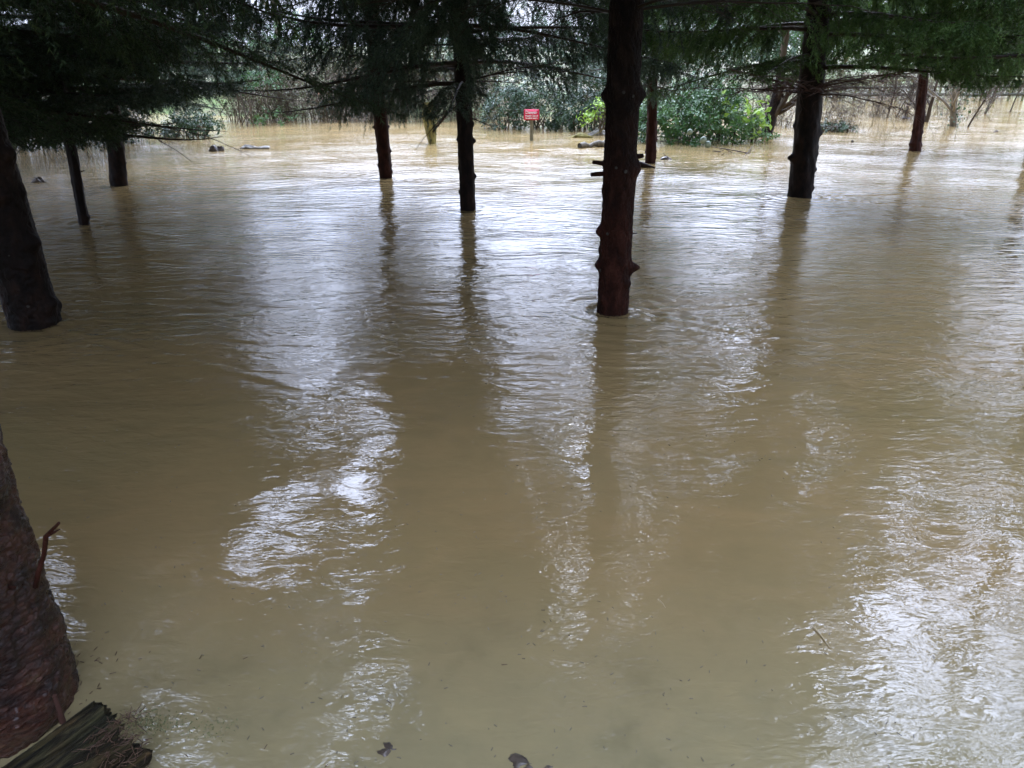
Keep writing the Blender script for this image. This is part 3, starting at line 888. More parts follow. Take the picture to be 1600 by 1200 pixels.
root, path, radf, rng = spruce('slim', "slim straight black spruce trunk standing left of the red danger sign", 'bark_dark', 'needle_blue',
    knots=[(220, 0, 0.45, 0.025), (218, 180, 0.2, 0.02), (275, 0, 0.35, 0.025), (263, 180, 0.15, 0.02), (300, 180, 0.25, 0.022)], seed=16, sides=32, rough=0.035, crown_kw=dict(q=0.75, hang=1.15, droop=0.36, whorl=0.3, nb=6, density=1.25))
add_dead(root, 'slim', path, rng, [(132, -5, 1.2, 0.32, 22), (70, 183, 1.6, 0.02, 24), (108, 176, 1.3, 0.10, 20), (132, 188, 1.3, 0.06, 22), (135, -60, 0.9, 0.2, 14),
    (128, 25, 1.1, 0.22, 18), (158, 205, 0.55, -0.55, 4), (80, 8, 1.3, 0.22, 20), (185, -10, 0.28, -0.2, 10)])
root, path, radf, rng = spruce('centre', "tallest-looking dark red-brown spruce trunk in the middle, with knobs and a sharp spur", 'bark_centre',
    knots=[(148, 0, 0.42, 0.045), (150, 180, 0.34, 0.04), (262, 0, 0.30, 0.05), (255, 180, 0.1, 0.04), (362, 180, 0.40, 0.035), (418, 0, 0.62, 0.035), (414, 180, 0.34, 0.035), (440, -40, 0.25, 0.03)],
    seed=17, sides=72, rough=0.028,
    stubs=[(262, 178, 0.07, 0.012, 0.12), (272, 186, 0.08, 0.013, -0.05), (250, 5, 0.045, 0.014, 0.1), (146, -95, 0.004, 0.010, 0), (150, -60, 0.006, 0.010, 0),
           (266, -78, 0.012, 0.012, 0), (262, -110, 0.01, 0.009, 0), (364, -130, 0.012, 0.011, 0), (442, -45, 0.016, 0.010, 0), (422, -155, 0.012, 0.011, 0.1), (371, 0, 0.03, 0.004, 0.05)],
    crown_kw=dict(q=0.5, hang=0.6, droop=0.25, density=1.6, nb=8))
add_dead(root, 'centre', path, rng, [(30, 170, 1.5, 0.25, 20), (20, 0, 1.4, 0.15, 20), (22, -50, 1.0, 0.22, 14), (18, 120, 1.2, 0.05, 14)])
root, path, radf, rng = spruce('redthin', "reddish thin spruce trunk between the central trunk and the leafy green bush", 'bark_red', 'needle_pale',
    knots=[(192, 0, 0.25, 0.018), (193, 180, 0.2, 0.018), (218, 0, 0.3, 0.02), (220, 180, 0.2, 0.018), (237, 0, 0.3, 0.022), (237, 180, 0.25, 0.02)], seed=18, sides=28, rough=0.05,
    stubs=[(193, 180, 0.04, 0.004, 0), (193, 0, 0.03, 0.004, 0.3)], crown_kw=dict(q=0.9, hang=1.3, droop=0.5, whorl=0.25))
root, path, radf, rng = spruce('right', "black knobbly spruce trunk right of the centre under reddish bare lower twigs", 'bark_dark', 'needle_lit',
    knots=[(208, 0, 0.42, 0.04), (247, 180, 0.42, 0.035), (265, 0, 0.26, 0.035), (230, 0, 0.15, 0.03), (240, 0, .2, .03)], seed=19, sides=44, rough=0.035,
    stubs=[(276, 0, 0.02, 0.006, 0.0), (234, -5, 0.02, 0.004, -0.2)], crown_kw=dict(q=0.8, hang=1.0, droop=0.35, density=1.3))
specs = []
rq = np.random.default_rng(77)
for i in range(18):
    ang = i * 20 + rq.uniform(-6, 6)
    specs.append((152 - rq.uniform(0, 14), ang, rq.uniform(1.0, 1.7), rq.uniform(0.05, 0.34), 34))
add_dead(root, 'right', path, rng, specs, 'twig_red')
root, path, radf, rng = spruce('farright', "slightly leaning spruce with knobbly swollen foot, far right in the flood", 'bark_red', 'needle_lit',
    knots=[(206, 0, 0.35, 0.03), (205, 180, 0.2, 0.025), (225, 180, 0.4, 0.035), (226, 0, 0.15, 0.03), (235, 0, .2, .02), (234, 180, .2, .02)], seed=20, sides=32, rough=0.07, crown_kw=dict(q=0.7, hang=1.0, droop=0.4))

# --- further spruces whose crowns hang into the picture or stand mirrored in the water
EXTRA = [
    ('dark_left', (-4.6, 6.2), 0.10, 1.05, 7.5, 2.3, 'needle', "spruce crown with dark lower branches filling the upper left corner"),
    ('dark_left2', (-6.6, 13.0), 0.09, 0.9, 6.6, 2.2, 'needle_blue', "spruce crown hanging behind the scaly left trunk, its foot hidden"),
    ('far_left', (-8.0, 10.5), 0.11, 0.9, 7.0, 2.4, 'needle', "outermost spruce beyond the left edge, dark crown low over water"),
    ('right_edge', (5.6, 7.2), 0.11, 1.55, 8.6, 2.5, 'needle_lit', "spruce outside the right edge whose green branches droop into the corner"),
    ('right_far', (8.3, 12.4), 0.10, 1.6, 7.6, 2.3, 'needle_lit', "spruce behind the right edge with drooping green branches"),
    ('right_front', (2.9, 4.3), 0.11, 2.05, 8.4, 1.9, 'needle', None),
]
for i, (k, (x, y), r_, h0, H, Rr, nm, lab) in enumerate(EXTRA):
    if lab is None: continue
    rg = np.random.default_rng(300 + i)
    TRp = np.array([x, y, 0.0])
    path = spline(TRp, TRp + [0.02, 0, 1.0], H, rg, wob=0.01)
    root = thing("spruce_tree", lab, "tree", (x, y, 0), SPRUCE_GROUP)
    trunk_mesh(path, lambda z: r_ * np.clip(1 - np.asarray(z) / H, 0.03, 1.1) ** 0.8, [], rg, sides=24).build("trunk", M['bark_dark'], root, smooth=True, loc=(x, y, 0))
    crown_mesh(rg, path, h0, H, Rr, q=0.7, hang=0.9, droop=0.4).build("crown", [M[nm], M['twig_dark']], root, loc=(x, y, 0))

# unseen spruces added around and behind the camera so their canopy shades the water
def plain_path(H):
    z = np.linspace(-0.5, H, 60)
    return np.stack([0.03 * np.sin(z), 0.03 * np.cos(z * .8), z], -1)


protos = []
for i, (h0, H, Rr) in enumerate(((2.2, 9.0, 2.7), (2.0, 8.2, 2.5))):
    rg = np.random.default_rng(500 + i); path = plain_path(H)
    tm = trunk_mesh(path, lambda z: 0.13 * np.clip(1 - np.asarray(z) / H, 0.03, 1.1) ** 0.8, [], rg, sides=20)
    cm = crown_mesh(rg, path, h0, H, Rr, q=0.22, hang=0.8, droop=0.35, prune=False, density=1.0, needle=1.7)
    protos.append((tm, cm))
AROUND = [(-3.0, -0.6), (3.0, -1.0), (5.6, -2.4), (-5.4, -2.2), (4.9, 1.6), (-5.0, 2.0), (7.4, 3.9), (-7.2, 4.6), (8.2, -0.2), (-8.2, 0.4)]
AROUND_LAB = ["behind the viewer's left shoulder", "behind the viewer's right shoulder", 
              "well right of and behind the viewer", "well left of and behind the viewer", "close beyond the right edge, nearest the viewer", "beyond the left edge beside the leaning trunk",
              "beyond the right edge, mid distance", "beyond the left edge, mid distance", "far right abreast of the viewer", "far left abreast of the viewer", "third row straight behind the viewer",
              "third row behind the viewer, left", "third row behind the viewer, right"]
built = {}
for i, (x, y) in enumerate(AROUND):
    k = i % 2
    root = thing("spruce_tree", "spruce added for shade outside the picture, " + AROUND_LAB[i], "tree", (x, y, 0), "unseen spruces added around the viewer for shade")
    root.rotation_euler.z = i * 1.3
    if k not in built:
        tr = protos[k][0].build("trunk", M['bark_dark'], root, smooth=True)
        cr_ = protos[k][1].build("crown", [M['needle'], M['twig_dark']], root)
        built[k] = (tr, cr_)
    else:
        for o_ in built[k]:
            c_ = o_.copy(); C.objects.link(c_); c_.parent = root

# ------------------------------------------------------------------ broadleaf things
def leaves(a, rng, P, Nrm, length, width, m=0, fold=0.25):
    n = len(P)
    Nrm = Nrm + rng.normal(size=(n, 3)) * 0.55
    Nrm /= np.linalg.norm(Nrm, axis=1)[:, None] + 1e-9
    d = np.cross(Nrm, rng.normal(size=(n, 3))); d /= np.linalg.norm(d, axis=1)[:, None] + 1e-9
    w = np.cross(Nrm, d)
    L = length * rng.uniform(0.6, 1.25, n)[:, None]; W = width * rng.uniform(0.7, 1.2, n)[:, None]
    V = np.stack([P, P + d * L * 0.5 + w * W * 0.5 + Nrm * L * 0.06, P + d * L, P + d * L * 0.5 - w * W * 0.5 + Nrm * L * 0.06], 1)
    V[:, 2] -= Nrm * L * fold * 0.5
    b4 = np.arange(n)[:, None] * 4
    T = np.concatenate([b4 + np.array([[0, 1, 2]]), b4 + np.array([[0, 2, 3]])])
    a.add(V.reshape(-1, 3), T=T, m=m)


def leafy_bush(name, label, cat, lobes, nleaf, length, width, matk, rng, stems=30, group=None, twig='twig_tan', extra=None, clump=22):
    """lobes: (x, y, z, rx, ry, rz) ellipsoids; leaves grow in sprays near the shells"""
    c0 = np.array(lobes[0][:3])
    base = (float(np.mean([l[0] for l in lobes])), float(np.mean([l[1] for l in lobes])), 0.0)
    root = thing(name, label, cat, base, group)
    vol = np.array([l[3] * l[5] for l in lobes]); vol = vol / vol.sum()
    a = Acc(); s = Acc()
    P, N = [], []
    ncl = max(10, nleaf // clump)
    li = rng.choice(len(lobes), ncl, p=vol)
    for k in li:
        l = lobes[k]
        d = rng.normal(size=3); d[2] = abs(d[2]) * 0.9 - 0.25; d /= np.linalg.norm(d)
        rr = rng.uniform(0.55, 1.05) ** 0.6
        c = np.array(l[:3]) + d * np.array(l[3:]) * rr
        ax = d * 0.6 + rng.normal(size=3) * 0.4; ax /= np.linalg.norm(ax)
        ll = length * rng.uniform(1.5, 3.5)
        t = rng.random(clump)[:, None]
        p = c + ax * ll * t + rng.normal(size=(clump, 3)) * length * 0.35
        P.append(p); N.append(np.repeat((d + np.array([0, 0, 0.5]))[None], clump, 0))
        if rng.random() < 0.5:
            s.sticks([c - ax * ll * 1.0], [c + ax * ll], 0.004, 0.002)
    P = np.concatenate(P); N = np.concatenate(N)
    kp = P[:, 2] > 0.0
    leaves(a, rng, P[kp], N[kp], length, width)
    for _ in range(stems):
        l = lobes[rng.integers(len(lobes))]
        g = np.array([l[0] + rng.normal() * l[3] * 0.4, l[1] + rng.normal() * l[4] * 0.4, -0.15])
        d = rng.normal(size=3); d[2] = abs(d[2]); d /= np.linalg.norm(d)
        e = np.array(l[:3]) + d * np.array(l[3:]) * rng.uniform(0.7, 1.15)
        t = np.linspace(0, 1, 7)[:, None]
        pts = g * (1 - t) + e * t + np.array([0, 0, 1]) * 0.12 * np.sin(t * 3.14) + rng.normal(size=(7, 3)) * 0.02
        s.tube(pts, np.linspace(0.014, 0.003, 7), 4, cap=False)
    a.build("foliage", M[matk], root, loc=base)
    s.build("stems", M[twig], root, loc=base)
    return root


def thicket(name, label, cat, x0, x1, y0, y1, h, n, matk, rng, leafn=0, leafm='bramble', leafl=0.05, zb=0.0, group=None, arch=0.6, r0=0.006):
    base = ((x0 + x1) / 2, (y0 + y1) / 2, zb)
    root = thing(name, label, cat, base, group)
    s = Acc(); LP = []
    P0, P1, RR = [], [], []
    for _ in range(n):
        g = np.array([rng.uniform(x0, x1), rng.uniform(y0, y1), zb - 0.15])
        az = rng.uniform(0, 6.28); hh = h * rng.uniform(0.45, 1.1)
        dx = math.cos(az) * hh * rng.uniform(0.1, arch * 1.8); dy = math.sin(az) * hh * rng.uniform(0.1, arch)
        t = np.linspace(0, 1, 8)
        pts = np.stack([g[0] + dx * t ** 1.5, g[1] + dy * t ** 1.5, g[2] + (hh + .15) * (t * 1.25 - 0.45 * t ** 3 * rng.uniform(0, 1.4))], -1) + np.cumsum(rng.normal(size=(8, 3)) * 0.045, 0)
        rr = np.linspace(r0 * rng.uniform(.7, 1.4), 0.002, 8)
        P0 += list(pts[:-1]); P1 += list(pts[1:]); RR += list(rr[:-1])
        for k in range(11):
            u = rng.integers(1, 7); p = pts[u]
            d = rng.normal(size=3); d[2] = abs(d[2]) * 0.5 + 0.1; d /= np.linalg.norm(d)
            l = hh * rng.uniform(0.12, 0.35)
            m1 = p + d * l * 0.5; m2 = m1 + (d + rng.normal(size=3) * 0.35) * l * 0.5
            P0 += [p, m1]; P1 += [m1, m2]; RR += [0.003, 0.002]
            d2 = d + rng.normal(size=3) * 0.7
            P0 += [m1]; P1 += [m1 + d2 * l * 0.35]; RR += [0.0018]
            LP += [m1, m2]
    RR = np.array(RR)
    s.sticks(P0, P1, RR, RR * 0.75)
    s.build("stems", M[matk], root, loc=base)
    if leafn:
        LP = np.array(LP)
        P = LP[rng.integers(len(LP), size=leafn)] + rng.normal(size=(leafn, 3)) * 0.06
        kp = P[:, 2] > zb + 0.01
        a = Acc(); leaves(a, rng, P[kp], np.tile([[0, -0.3, 0.8]], (kp.sum(), 1)), leafl, leafl * 0.6)
        a.build("foliage", M[leafm], root, loc=base)
    return root


def lobes_px(specs, Y):
    """(px, py, half width px, half height px, depth radius m) ellipsoids at distance Y"""
    out = []
    for px, py, hw, hh, ry in specs:
        p = at(px, py, Y); k = depth(p) / FPX
        out.append((p[0], p[1], p[2], hw * k, ry, hh * k))
    return out


g = np.random.default_rng
# evergreen bush to the right of the central trunk
Yb = G(1080, 228)[1] + 0.9
leafy_bush("evergreen_bush", "bright green glossy-leaved bush spilling into the water right of the central trunk", "bush",
    lobes_px([(1075, 185, 75, 45, .9), (1030, 200, 50, 40, .7), (1120, 200, 62, 34, .8), (1100, 160, 50, 35, .6), (1160, 215, 40, 18, .5), (1050, 222, 60, 14, .9)], Yb),
    13000, 0.080, 0.034, 'laurel_fresh', g(41), stems=26)
# lime leaves at its right end
Yl = Yb - 0.4
leafy_bush("young_shrub", "yellow-green big-leaved shoot at the right end of the bright bush", "shrub",
    lobes_px([(1168, 182, 14, 10, .2), (1180, 190, 10, 7, .2), (1148, 178, 10, 8, .2)], Yl), 90, 0.16, 0.075, 'leaf_lime', g(42), stems=5, clump=6)
# bushes behind the danger sign
Ys = G(830, 208)[1] + 1.0
leafy_bush("evergreen_bush", "grey-green evergreen bush directly behind the red danger sign", "bush",
    lobes_px([(800, 170, 40, 34, .8), (845, 175, 45, 34, .8), (780, 195, 30, 14, .6), (830, 150, 40, 30, .8), (870, 192, 40, 18, .6)], Ys),
    6500, 0.075, 0.032, 'laurel_grey', g(43), stems=40)
leafy_bush("evergreen_bush", "blue-grey glossy bush between the danger sign and the central trunk", "bush",
    lobes_px([(905, 175, 38, 34, .8), (935, 165, 30, 40, .8), (900, 195, 40, 14, .5), (925, 130, 35, 30, .7)], Ys - 0.2),
    5200, 0.075, 0.034, 'laurel_grey', g(44), stems=30)
leafy_bush("young_shrub", "small yellow-green shrub just left of the central trunk at the waterline", "shrub",
    lobes_px([(932, 186, 13, 18, .25), (940, 170, 8, 12, .2)], Ys - 1.4), 260, 0.085, 0.035, 'leaf_lime', g(45), stems=6, clump=8)
# low bush trailing into water at left
leafy_bush("evergreen_bush", "low dark green bush trailing into the river under the left crowns", "bush",
    lobes_px([(290, 204, 32, 12, .5), (255, 212, 26, 7, .4), (320, 200, 20, 14, .5), (300, 190, 25, 14, .4)], G(290, 216)[1] + 0.3),
    2600, 0.07, 0.03, 'ivy', g(46), stems=16)
leafy_bush("ivy_bush", "pale ivy bush at the left edge above the reeds", "bush",
    lobes_px([(10, 190, 24, 34, .5), (28, 215, 22, 18, .4), (5, 225, 18, 12, .4)], G(20, 236)[1] + 0.4),
    2400, 0.075, 0.04, 'laurel_grey', g(47), stems=16)
thicket("bare_bush", "tangle of pale bare twigs beside the ivy bush at far left", "bush", *(lambda a, b_: (a[0], b_[0]))(G(25, 236), G(95, 236)), G(60, 236)[1] + .2, G(60, 236)[1] + .8, 0.85, 50, 'twig_tan', g(48),
        leafn=900, leafm='ivy', leafl=0.06)
thicket("bare_bush", "low dark tangle of leafy twigs left of the thin spruce trunk", "bush", *(lambda a, b_: (a[0], b_[0]))(G(60, 232), G(180, 232)), G(60, 232)[1] + .3, G(60, 232)[1] + 1.2, 0.7, 60, 'twig_dark', g(49),
        leafn=2600, leafm='ivy', leafl=0.06)
# far bank brambles between x 300 and 600
for i, (pa, pb_, hh, n, tm_, ln, lm, lab) in enumerate([
        (320, 420, 1.5, 130, 'twig_tan', 2600, 'bramble', "olive bramble thicket on the far bank, leftmost of the three in the gap"),
        (400, 500, 1.35, 150, 'twig_tan', 1900, 'bramble', "middle olive and tan thicket on the far bank above the rough water"),
        (490, 600, 1.25, 190, 'twig_tan', 700, 'leaf_brown', "brown mostly leafless thicket on the far bank left of the reddish trunk"),
        (600, 700, 1.2, 150, 'twig_tan', 700, 'bramble', "low bare thicket on the far bank behind the reddish trunk"),
        (690, 790, 1.3, 130, 'twig_tan', 1500, 'bramble', "sparse thicket on the far bank just right of the mossy post")]):
    yb = G(450, 198)[1]
    xa, xb = at(pa, 198, yb)[0], at(pb_, 198, yb)[0]
    thicket("bramble_thicket", lab, "thicket", xa, xb, yb + 0.9, yb + 2.4, hh, n, tm_, g(50 + i), leafn=ln, leafm=lm, zb=0.02, leafl=0.06, r0=0.006, group="thickets along the far bank")
leafy_bush("evergreen_bush", "light green leafy bush low on the far bank seen through the left gap", "bush",
    lobes_px([(425, 188, 34, 14, .5), (400, 125, 40, 26, .8), (372, 135, 30, 24, .7)], G(425, 200)[1] + 0.9), 3000, 0.07, 0.03, 'laurel', g(56), stems=16)
# right: bare shrubs standing in the water
thicket("bare_bush", "tangle of grey bare twigs with ivy at its foot right of the black knobbly trunk", "bush", *(lambda a, b_: (a[0], b_[0]))(G(1282, 205), G(1350, 205)), G(1300, 206)[1] + .1, G(1300, 206)[1] + 1.2, 0.9, 70, 'twig_tan', g(60),
        leafn=0)
leafy_bush("ivy_mat", "low flat mat of ivy leaves floating at the foot of the bare twigs", "ivy",
    lobes_px([(1295, 201, 20, 4, .35), (1320, 201, 14, 4, .3)], G(1300, 207)[1] + 0.2), 900, 0.05, 0.03, 'ivy', g(61), stems=30)
thicket("bare_bush", "thin bare shrub behind the leaning dark trunk, left of the black knobbly trunk", "bush", *(lambda a, b_: (a[0], b_[0]))(G(1200, 200), G(1245, 200)), G(1200, 200)[1], G(1200, 200)[1] + 1.5, 1.1, 60, 'twig_tan', g(62), leafn=250, leafm='bramble')


thicket("bare_bush", "fine brown brush standing in the far water between the knobbly trunk and the knobbly-footed spruce", "bush", *(lambda a, b_: (a[0], b_[0]))(G(1350, 184), G(1425, 184)), G(1380, 186)[1] - .3, G(1380, 184)[1] + 1.6, 0.9, 60, 'twig_tan', g(63), leafn=200, leafm='leaf_brown', leafl=0.05, r0=0.005)
thicket("bare_bush", "fine brown brush around the foot of the ivy-clad trunk at far right", "bush", *(lambda a, b_: (a[0], b_[0]))(G(1462, 186), G(1540, 186)), G(1500, 190)[1], G(1500, 184)[1] + 1.5, 1.0, 55, 'twig_tan', g(64), leafn=300, leafm='bramble', leafl=0.05, r0=0.005)
thicket("bare_bush", "low hedge-like brush line behind the fence at the right edge", "bush", *(lambda a, b_: (a[0], b_[0]))(G(1290, 155), G(1640, 155)), G(1500, 155)[1] + .8, G(1500, 155)[1] + 2.6, 1.1, 260, 'twig_tan', g(65), leafn=6000, leafm='bramble', leafl=0.08, r0=0.007)


# ------------------------------------------------------------------ bare broadleaf trees
def bare_tree(root_name, label, p0, dirv, H, r0, rng, matk='bark_grey', group=None, levels=4, twigs='twig_pale', ivy=0, spread=0.55, nchild=4):
    p0 = np.asarray(p0, float)
    root = thing(root_name, label, "tree", (p0[0], p0[1], 0), group)
    tr = Acc(); cr = Acc(); ends = []
    P0, P1, R0, R1 = [], [], [], []

    def grow(p, d, L, r, lev):
        n = 6 if lev < 2 else 4
        pts = [p]
        dd = d.copy()
        for i in range(n):
            dd = dd + rng.normal(size=3) * (0.06 if lev == 0 else 0.16); dd[2] += 0.04 if lev else 0.03
            dd /= np.linalg.norm(dd); pts.append(pts[-1] + dd * L / n)
        pts = np.array(pts); rs = np.linspace(r, r * (0.55 if lev < levels else 0.3), n + 1)
        if lev == 0: tr.tube(pts, rs, 12, cap=False)
        elif lev <= 2: cr.tube(pts, rs, 5, cap=False)
        else:
            for i in range(n): P0.append(pts[i]); P1.append(pts[i + 1]); R0.append(rs[i]); R1.append(rs[i + 1])
        if lev >= levels: ends.append(pts[-1]); return
        nc = nchild + (1 if lev else 0)
        for c in range(nc):
            t = rng.uniform(0.35 if lev == 0 else 0.2, 1.0); k = min(int(t * n), n - 1)
            ax = rng.normal(size=3); ax -= dd * np.dot(ax, dd); ax /= np.linalg.norm(ax)
            nd = dd * math.cos(spread) + ax * math.sin(spread) * rng.uniform(0.8, 1.4); nd /= np.linalg.norm(nd)
            grow(pts[k], nd, L * rng.uniform(0.42, 0.68), max(rs[k] * 0.5, 0.004), lev + 1)
        grow(pts[-1], dd, L * 0.6, rs[-1], lev + 1)
    d = np.asarray(dirv, float); d /= np.linalg.norm(d)
    grow(p0 + [0, 0, -0.3], d, H * 0.5, r0, 0)
    cr.sticks(P0, P1, np.array(R0), np.array(R1))
    tr.build("trunk", M[matk], root, smooth=True, loc=(p0[0], p0[1], 0))
    cr.build("crown", M[twigs], root, loc=(p0[0], p0[1], 0))
    if ivy:
        t = rng.random(ivy)[:, None] ** 1.2
        P = p0 + d * H * 0.5 * t + rng.normal(size=(ivy, 3)) * (r0 * 1.3 + 0.03)
        kp = P[:, 2] > 0.02
        a = Acc(); leaves(a, rng, P[kp], rng.normal(size=(kp.sum(), 3)), 0.07, 0.055)
        a.build("ivy", M['ivy'], root, loc=(p0[0], p0[1], 0))
    return root


# leaning dark trunk behind the bright bush
b0 = G(1192, 211); u0 = at(1212, 150, b0[1])
rl = bare_tree("leaning_tree", "dark trunk leaning right behind the yellow-green shoot, roots trailing", b0, u0 - b0, 3.4, 0.13, g(70), 'bark_dark', twigs='twig_tan', levels=3)
a = Acc()
rg = g(71)
for k in range(22):
    s0 = u0 + (b0 - u0) * rg.uniform(0, .6) + rg.normal(size=3) * 0.05
    e0 = G(1150 + rg.uniform(-5, 45), 214 + rg.uniform(-3, 3)); e0[1] = b0[1] + rg.normal() * 0.15
    t = np.linspace(0, 1, 6)[:, None]
    a.tube(s0 * (1 - t) + e0 * t + np.array([-0.1, 0, 0.06]) * np.sin(t * 3.14), np.linspace(0.006, 0.003, 6), 4, cap=False)
a.build("hanging_roots", M['twig_dark'], rl, loc=(b0[0], b0[1], 0))
# right hand clump
b1 = G(1492, 198); u1 = at(1502, 130, b1[1])
bare_tree("leaning_tree", "slightly leaning ivy-clad trunk standing in the flood right of the knobbly-footed spruce", b1, u1 - b1, 3.6, 0.075, g(72), 'bark_grey', twigs='twig_pale', levels=3, ivy=140)
for i, (pa, pb_, r_, lab) in enumerate([
        ((1503, 199), (1530, 155), 0.03, "thin dark stem slanting right from the ivy-clad trunk's foot"),
        ((1536, 178), (1552, 140), 0.045, "short dark slanting sapling near the right edge with a thick foot"),
        ((1573, 176), (1584, 150), 0.025, "thin forked sapling nearest the right edge, in open water"),
        ((1447, 190), (1452, 140), 0.07, "dark upright trunk just behind the knobbly-footed spruce"),
        ((1368, 181), (1378, 150), 0.022, "leftmost of the slanting saplings in the far water, thin and dark"),
        ((1383, 184), (1390, 158), 0.02, "second slanting sapling from the left in the far water"),
        ((1393, 184), (1405, 160), 0.022, "third slanting sapling from the left in the far water"),
        ((1410, 183), (1418, 155), 0.022, "fourth slanting sapling, nearest to the knobbly-footed spruce")]):
    b2 = G(*pa); u2 = at(pb_[0], pb_[1], b2[1])
    bare_tree("sapling", lab, b2, (u2 - b2) + g(i).normal(size=3) * 0.04, 1.9 + 0.2 * (i % 3), r_ * 0.8, g(80 + i), 'twig_dark', twigs='twig_dark' if i % 2 else 'twig_tan', levels=4, nchild=3, group="saplings standing in the far water")

# distant bare trees beyond the far bank
rg = g(90)
spots = [(-9.5, 24, 8), (-7.6, 27, 7), (-3.6, 24.5, 4.0), (-0.6, 27, 4.4), (2.6, 26, 4.6), (5.6, 29, 7), (9.6, 35, 8), (14.5, 36, 9), (19, 42, 10), (25, 40, 9), (-14, 28, 10), (-18, 22, 9)]
names = ["far left behind everything", "behind the left thickets", "behind the middle of the gap", "behind the slim black trunk", "behind the danger sign", "behind the central trunk",
         "behind the bright bush", "behind the black knobbly trunk", "in the field beyond the fence", "beyond the fence at the far right", "at the extreme left beyond the spruces", "outside the left edge on the bank"]
for i, (x, y, H) in enumerate(spots):
    bare_tree("bare_tree", "leafless grey tree on the far bank, " + names[i], (x, y, 0.3), (rg.normal() * 0.08, 0, 1), H, 0.13, g(100 + i), 'bark_grey', twigs='twig_pale', levels=4, nchild=3,
              ivy=200 if i % 3 == 0 else 0, group="leafless trees beyond the far bank")

# hedges and evergreen masses behind
hedges = [(-12, -5.5, 22.5, 2.6, 'laurel', "tall green hedge on the far bank behind the left spruces"),
          (-5.5, -1.6, 22.8, 1.9, 'bramble', "olive hedge on the far bank behind the bramble thickets"),
          (-1.6, 3.6, 22.5, 2.6, 'laurel_grey', "grey-green hedge on the far bank behind the danger sign"),
          (3.4, 8.2, 23.5, 2.9, 'laurel_grey', "tall evergreen hedge behind the bright green bush"),
          (8.0, 32.0, 34.0, 4.4, 'laurel', "long dark hedge beyond the field at the right")]
for i, (x0, x1, y, hh, mk, lab) in enumerate(hedges):
    rg = g(130 + i); lob = []
    x = x0
    while x < x1:
        w = rg.uniform(0.8, 1.4) * (2 if y > 30 else 1)
        lob.append((x, y + rg.normal() * 0.3, hh * 0.45, w, 0.8, hh * rg.uniform(0.42, 0.62))); x += w * 0.8
    leafy_bush("hedge", lab, "hedge", lob, int(20000 * (x1 - x0) / 6 * (0.6 if y > 30 else 1)), 0.10 * (1.6 if y > 30 else 1), 0.05 * (1.6 if y > 30 else 1), mk, rg, stems=20, group="hedges beyond the flood")

# post and rail fence in the flooded field at the right
Yf = G(1500, 158)[1]
xa = at(1290, 158, Yf)[0]; xb = at(1640, 158, Yf)[0]
fr = thing("field_fence", "long low post-and-rail fence beyond the open water at the right", "fence", (xa, Yf, 0))
n = 17
for i in range(n):
    x = xa + (xb - xa) * i / (n - 1)
    a = Acc(); a.tube([(x, Yf, -0.3), (x + 0.01, Yf, 0.3), (x + 0.02, Yf, 0.70)], [0.036, 0.036, 0.034], 8)
    a.build("post", M['fence'], fr, loc=(xa, Yf, 0))
for z, mk, hgt in ((0.64, 'fence', 0.035), (0.43, 'rail_dark', 0.035), (0.2, 'rail_dark', 0.05)):
    a = Acc()
    xs = np.linspace(xa - .3, xb + .3, 20)
    pts = np.stack([xs, np.full(20, Yf - 0.075), z + 0.012 * np.sin(xs * 2)], -1)
    a.tube(pts, hgt, 6); a.build("rail", M[mk], fr, loc=(xa, Yf, 0))

# ------------------------------------------------------------------ mossy broken post trunk
pm = G(675, 224); pu = at(671, 183, pm[1])
mr_ = thing("mossy_stump", "mossy yellow-green broken trunk between the reddish and slim spruces, widening upward", "tree stump", (pm[0], pm[1], 0))
k = depth(pm) / FPX
a = Acc()
path = np.array([pm + [0, 0, -0.4], pm, pm + (pu - pm) * 0.5, pu, pu + (pu - pm) * 0.55])
zz = np.linspace(-0.3, path[-1][2], 50)
pp = np.stack([np.interp(zz, path[:, 2], path[:, 0]), np.interp(zz, path[:, 2], path[:, 1]), zz], -1)
trunk_mesh(pp, lambda z: k * np.interp(z, [-0.3, 0, 0.12, pu[2], path[-1][2]], [6, 6, 7, 11, 8]), [], g(150), sides=24, rough=0.09).build("trunk", M['bark_moss'], mr_, smooth=True, loc=(pm[0], pm[1], 0))
a = Acc(); dead_branch(a, g(151), at(676, 206, pm[1] - 0.05), R(-15), 0.75, 1.0, tw=8, r0=0.025, droop=0.1); a.build("dead_branch", M['bark_dark'], mr_, loc=(pm[0], pm[1], 0))
a = Acc(); dead_branch(a, g(152), at(670, 182, pm[1]), R(20), 0.8, 0.9, tw=10, r0=0.02); a.build("dead_branch", M['twig_tan'], mr_, loc=(pm[0], pm[1], 0))

# ------------------------------------------------------------------ danger sign
ps = G(830.5, 219.5); Y = ps[1]
sr = thing("danger_sign", "small red sign with white lettering on a short wooden post in the flood", "sign", (ps[0], Y, 0))
k = depth(ps) / FPX
top = at(830, 178, Y)[2]
a = Acc(); a.tube([(ps[0] + .003, Y + 0.03, -0.5), (ps[0], Y + 0.03, 0.1), (ps[0] - 0.004, Y + 0.03, top)], [0.034, 0.034, 0.033], 10)
a.build("post", M['post'], sr, loc=(ps[0], Y, 0))
cx = at(830.5, 179, Y); W = 23.5 * k / 2; Hh = 15.8 * k / 2; rc = 0.022
out = []
for (sx, sy, a0) in ((1, 1, 0), (-1, 1, 90), (-1, -1, 180), (1, -1, 270)):
    for q_ in range(5):
        an = R(a0 + q_ * 22.5); out.append((sx * (W - rc) + rc * math.cos(an), sy * (Hh - rc) + rc * math.sin(an)))
out = np.array(out); nn = len(out)
a = Acc()
yf, yb_ = Y - 0.014, Y - 0.005
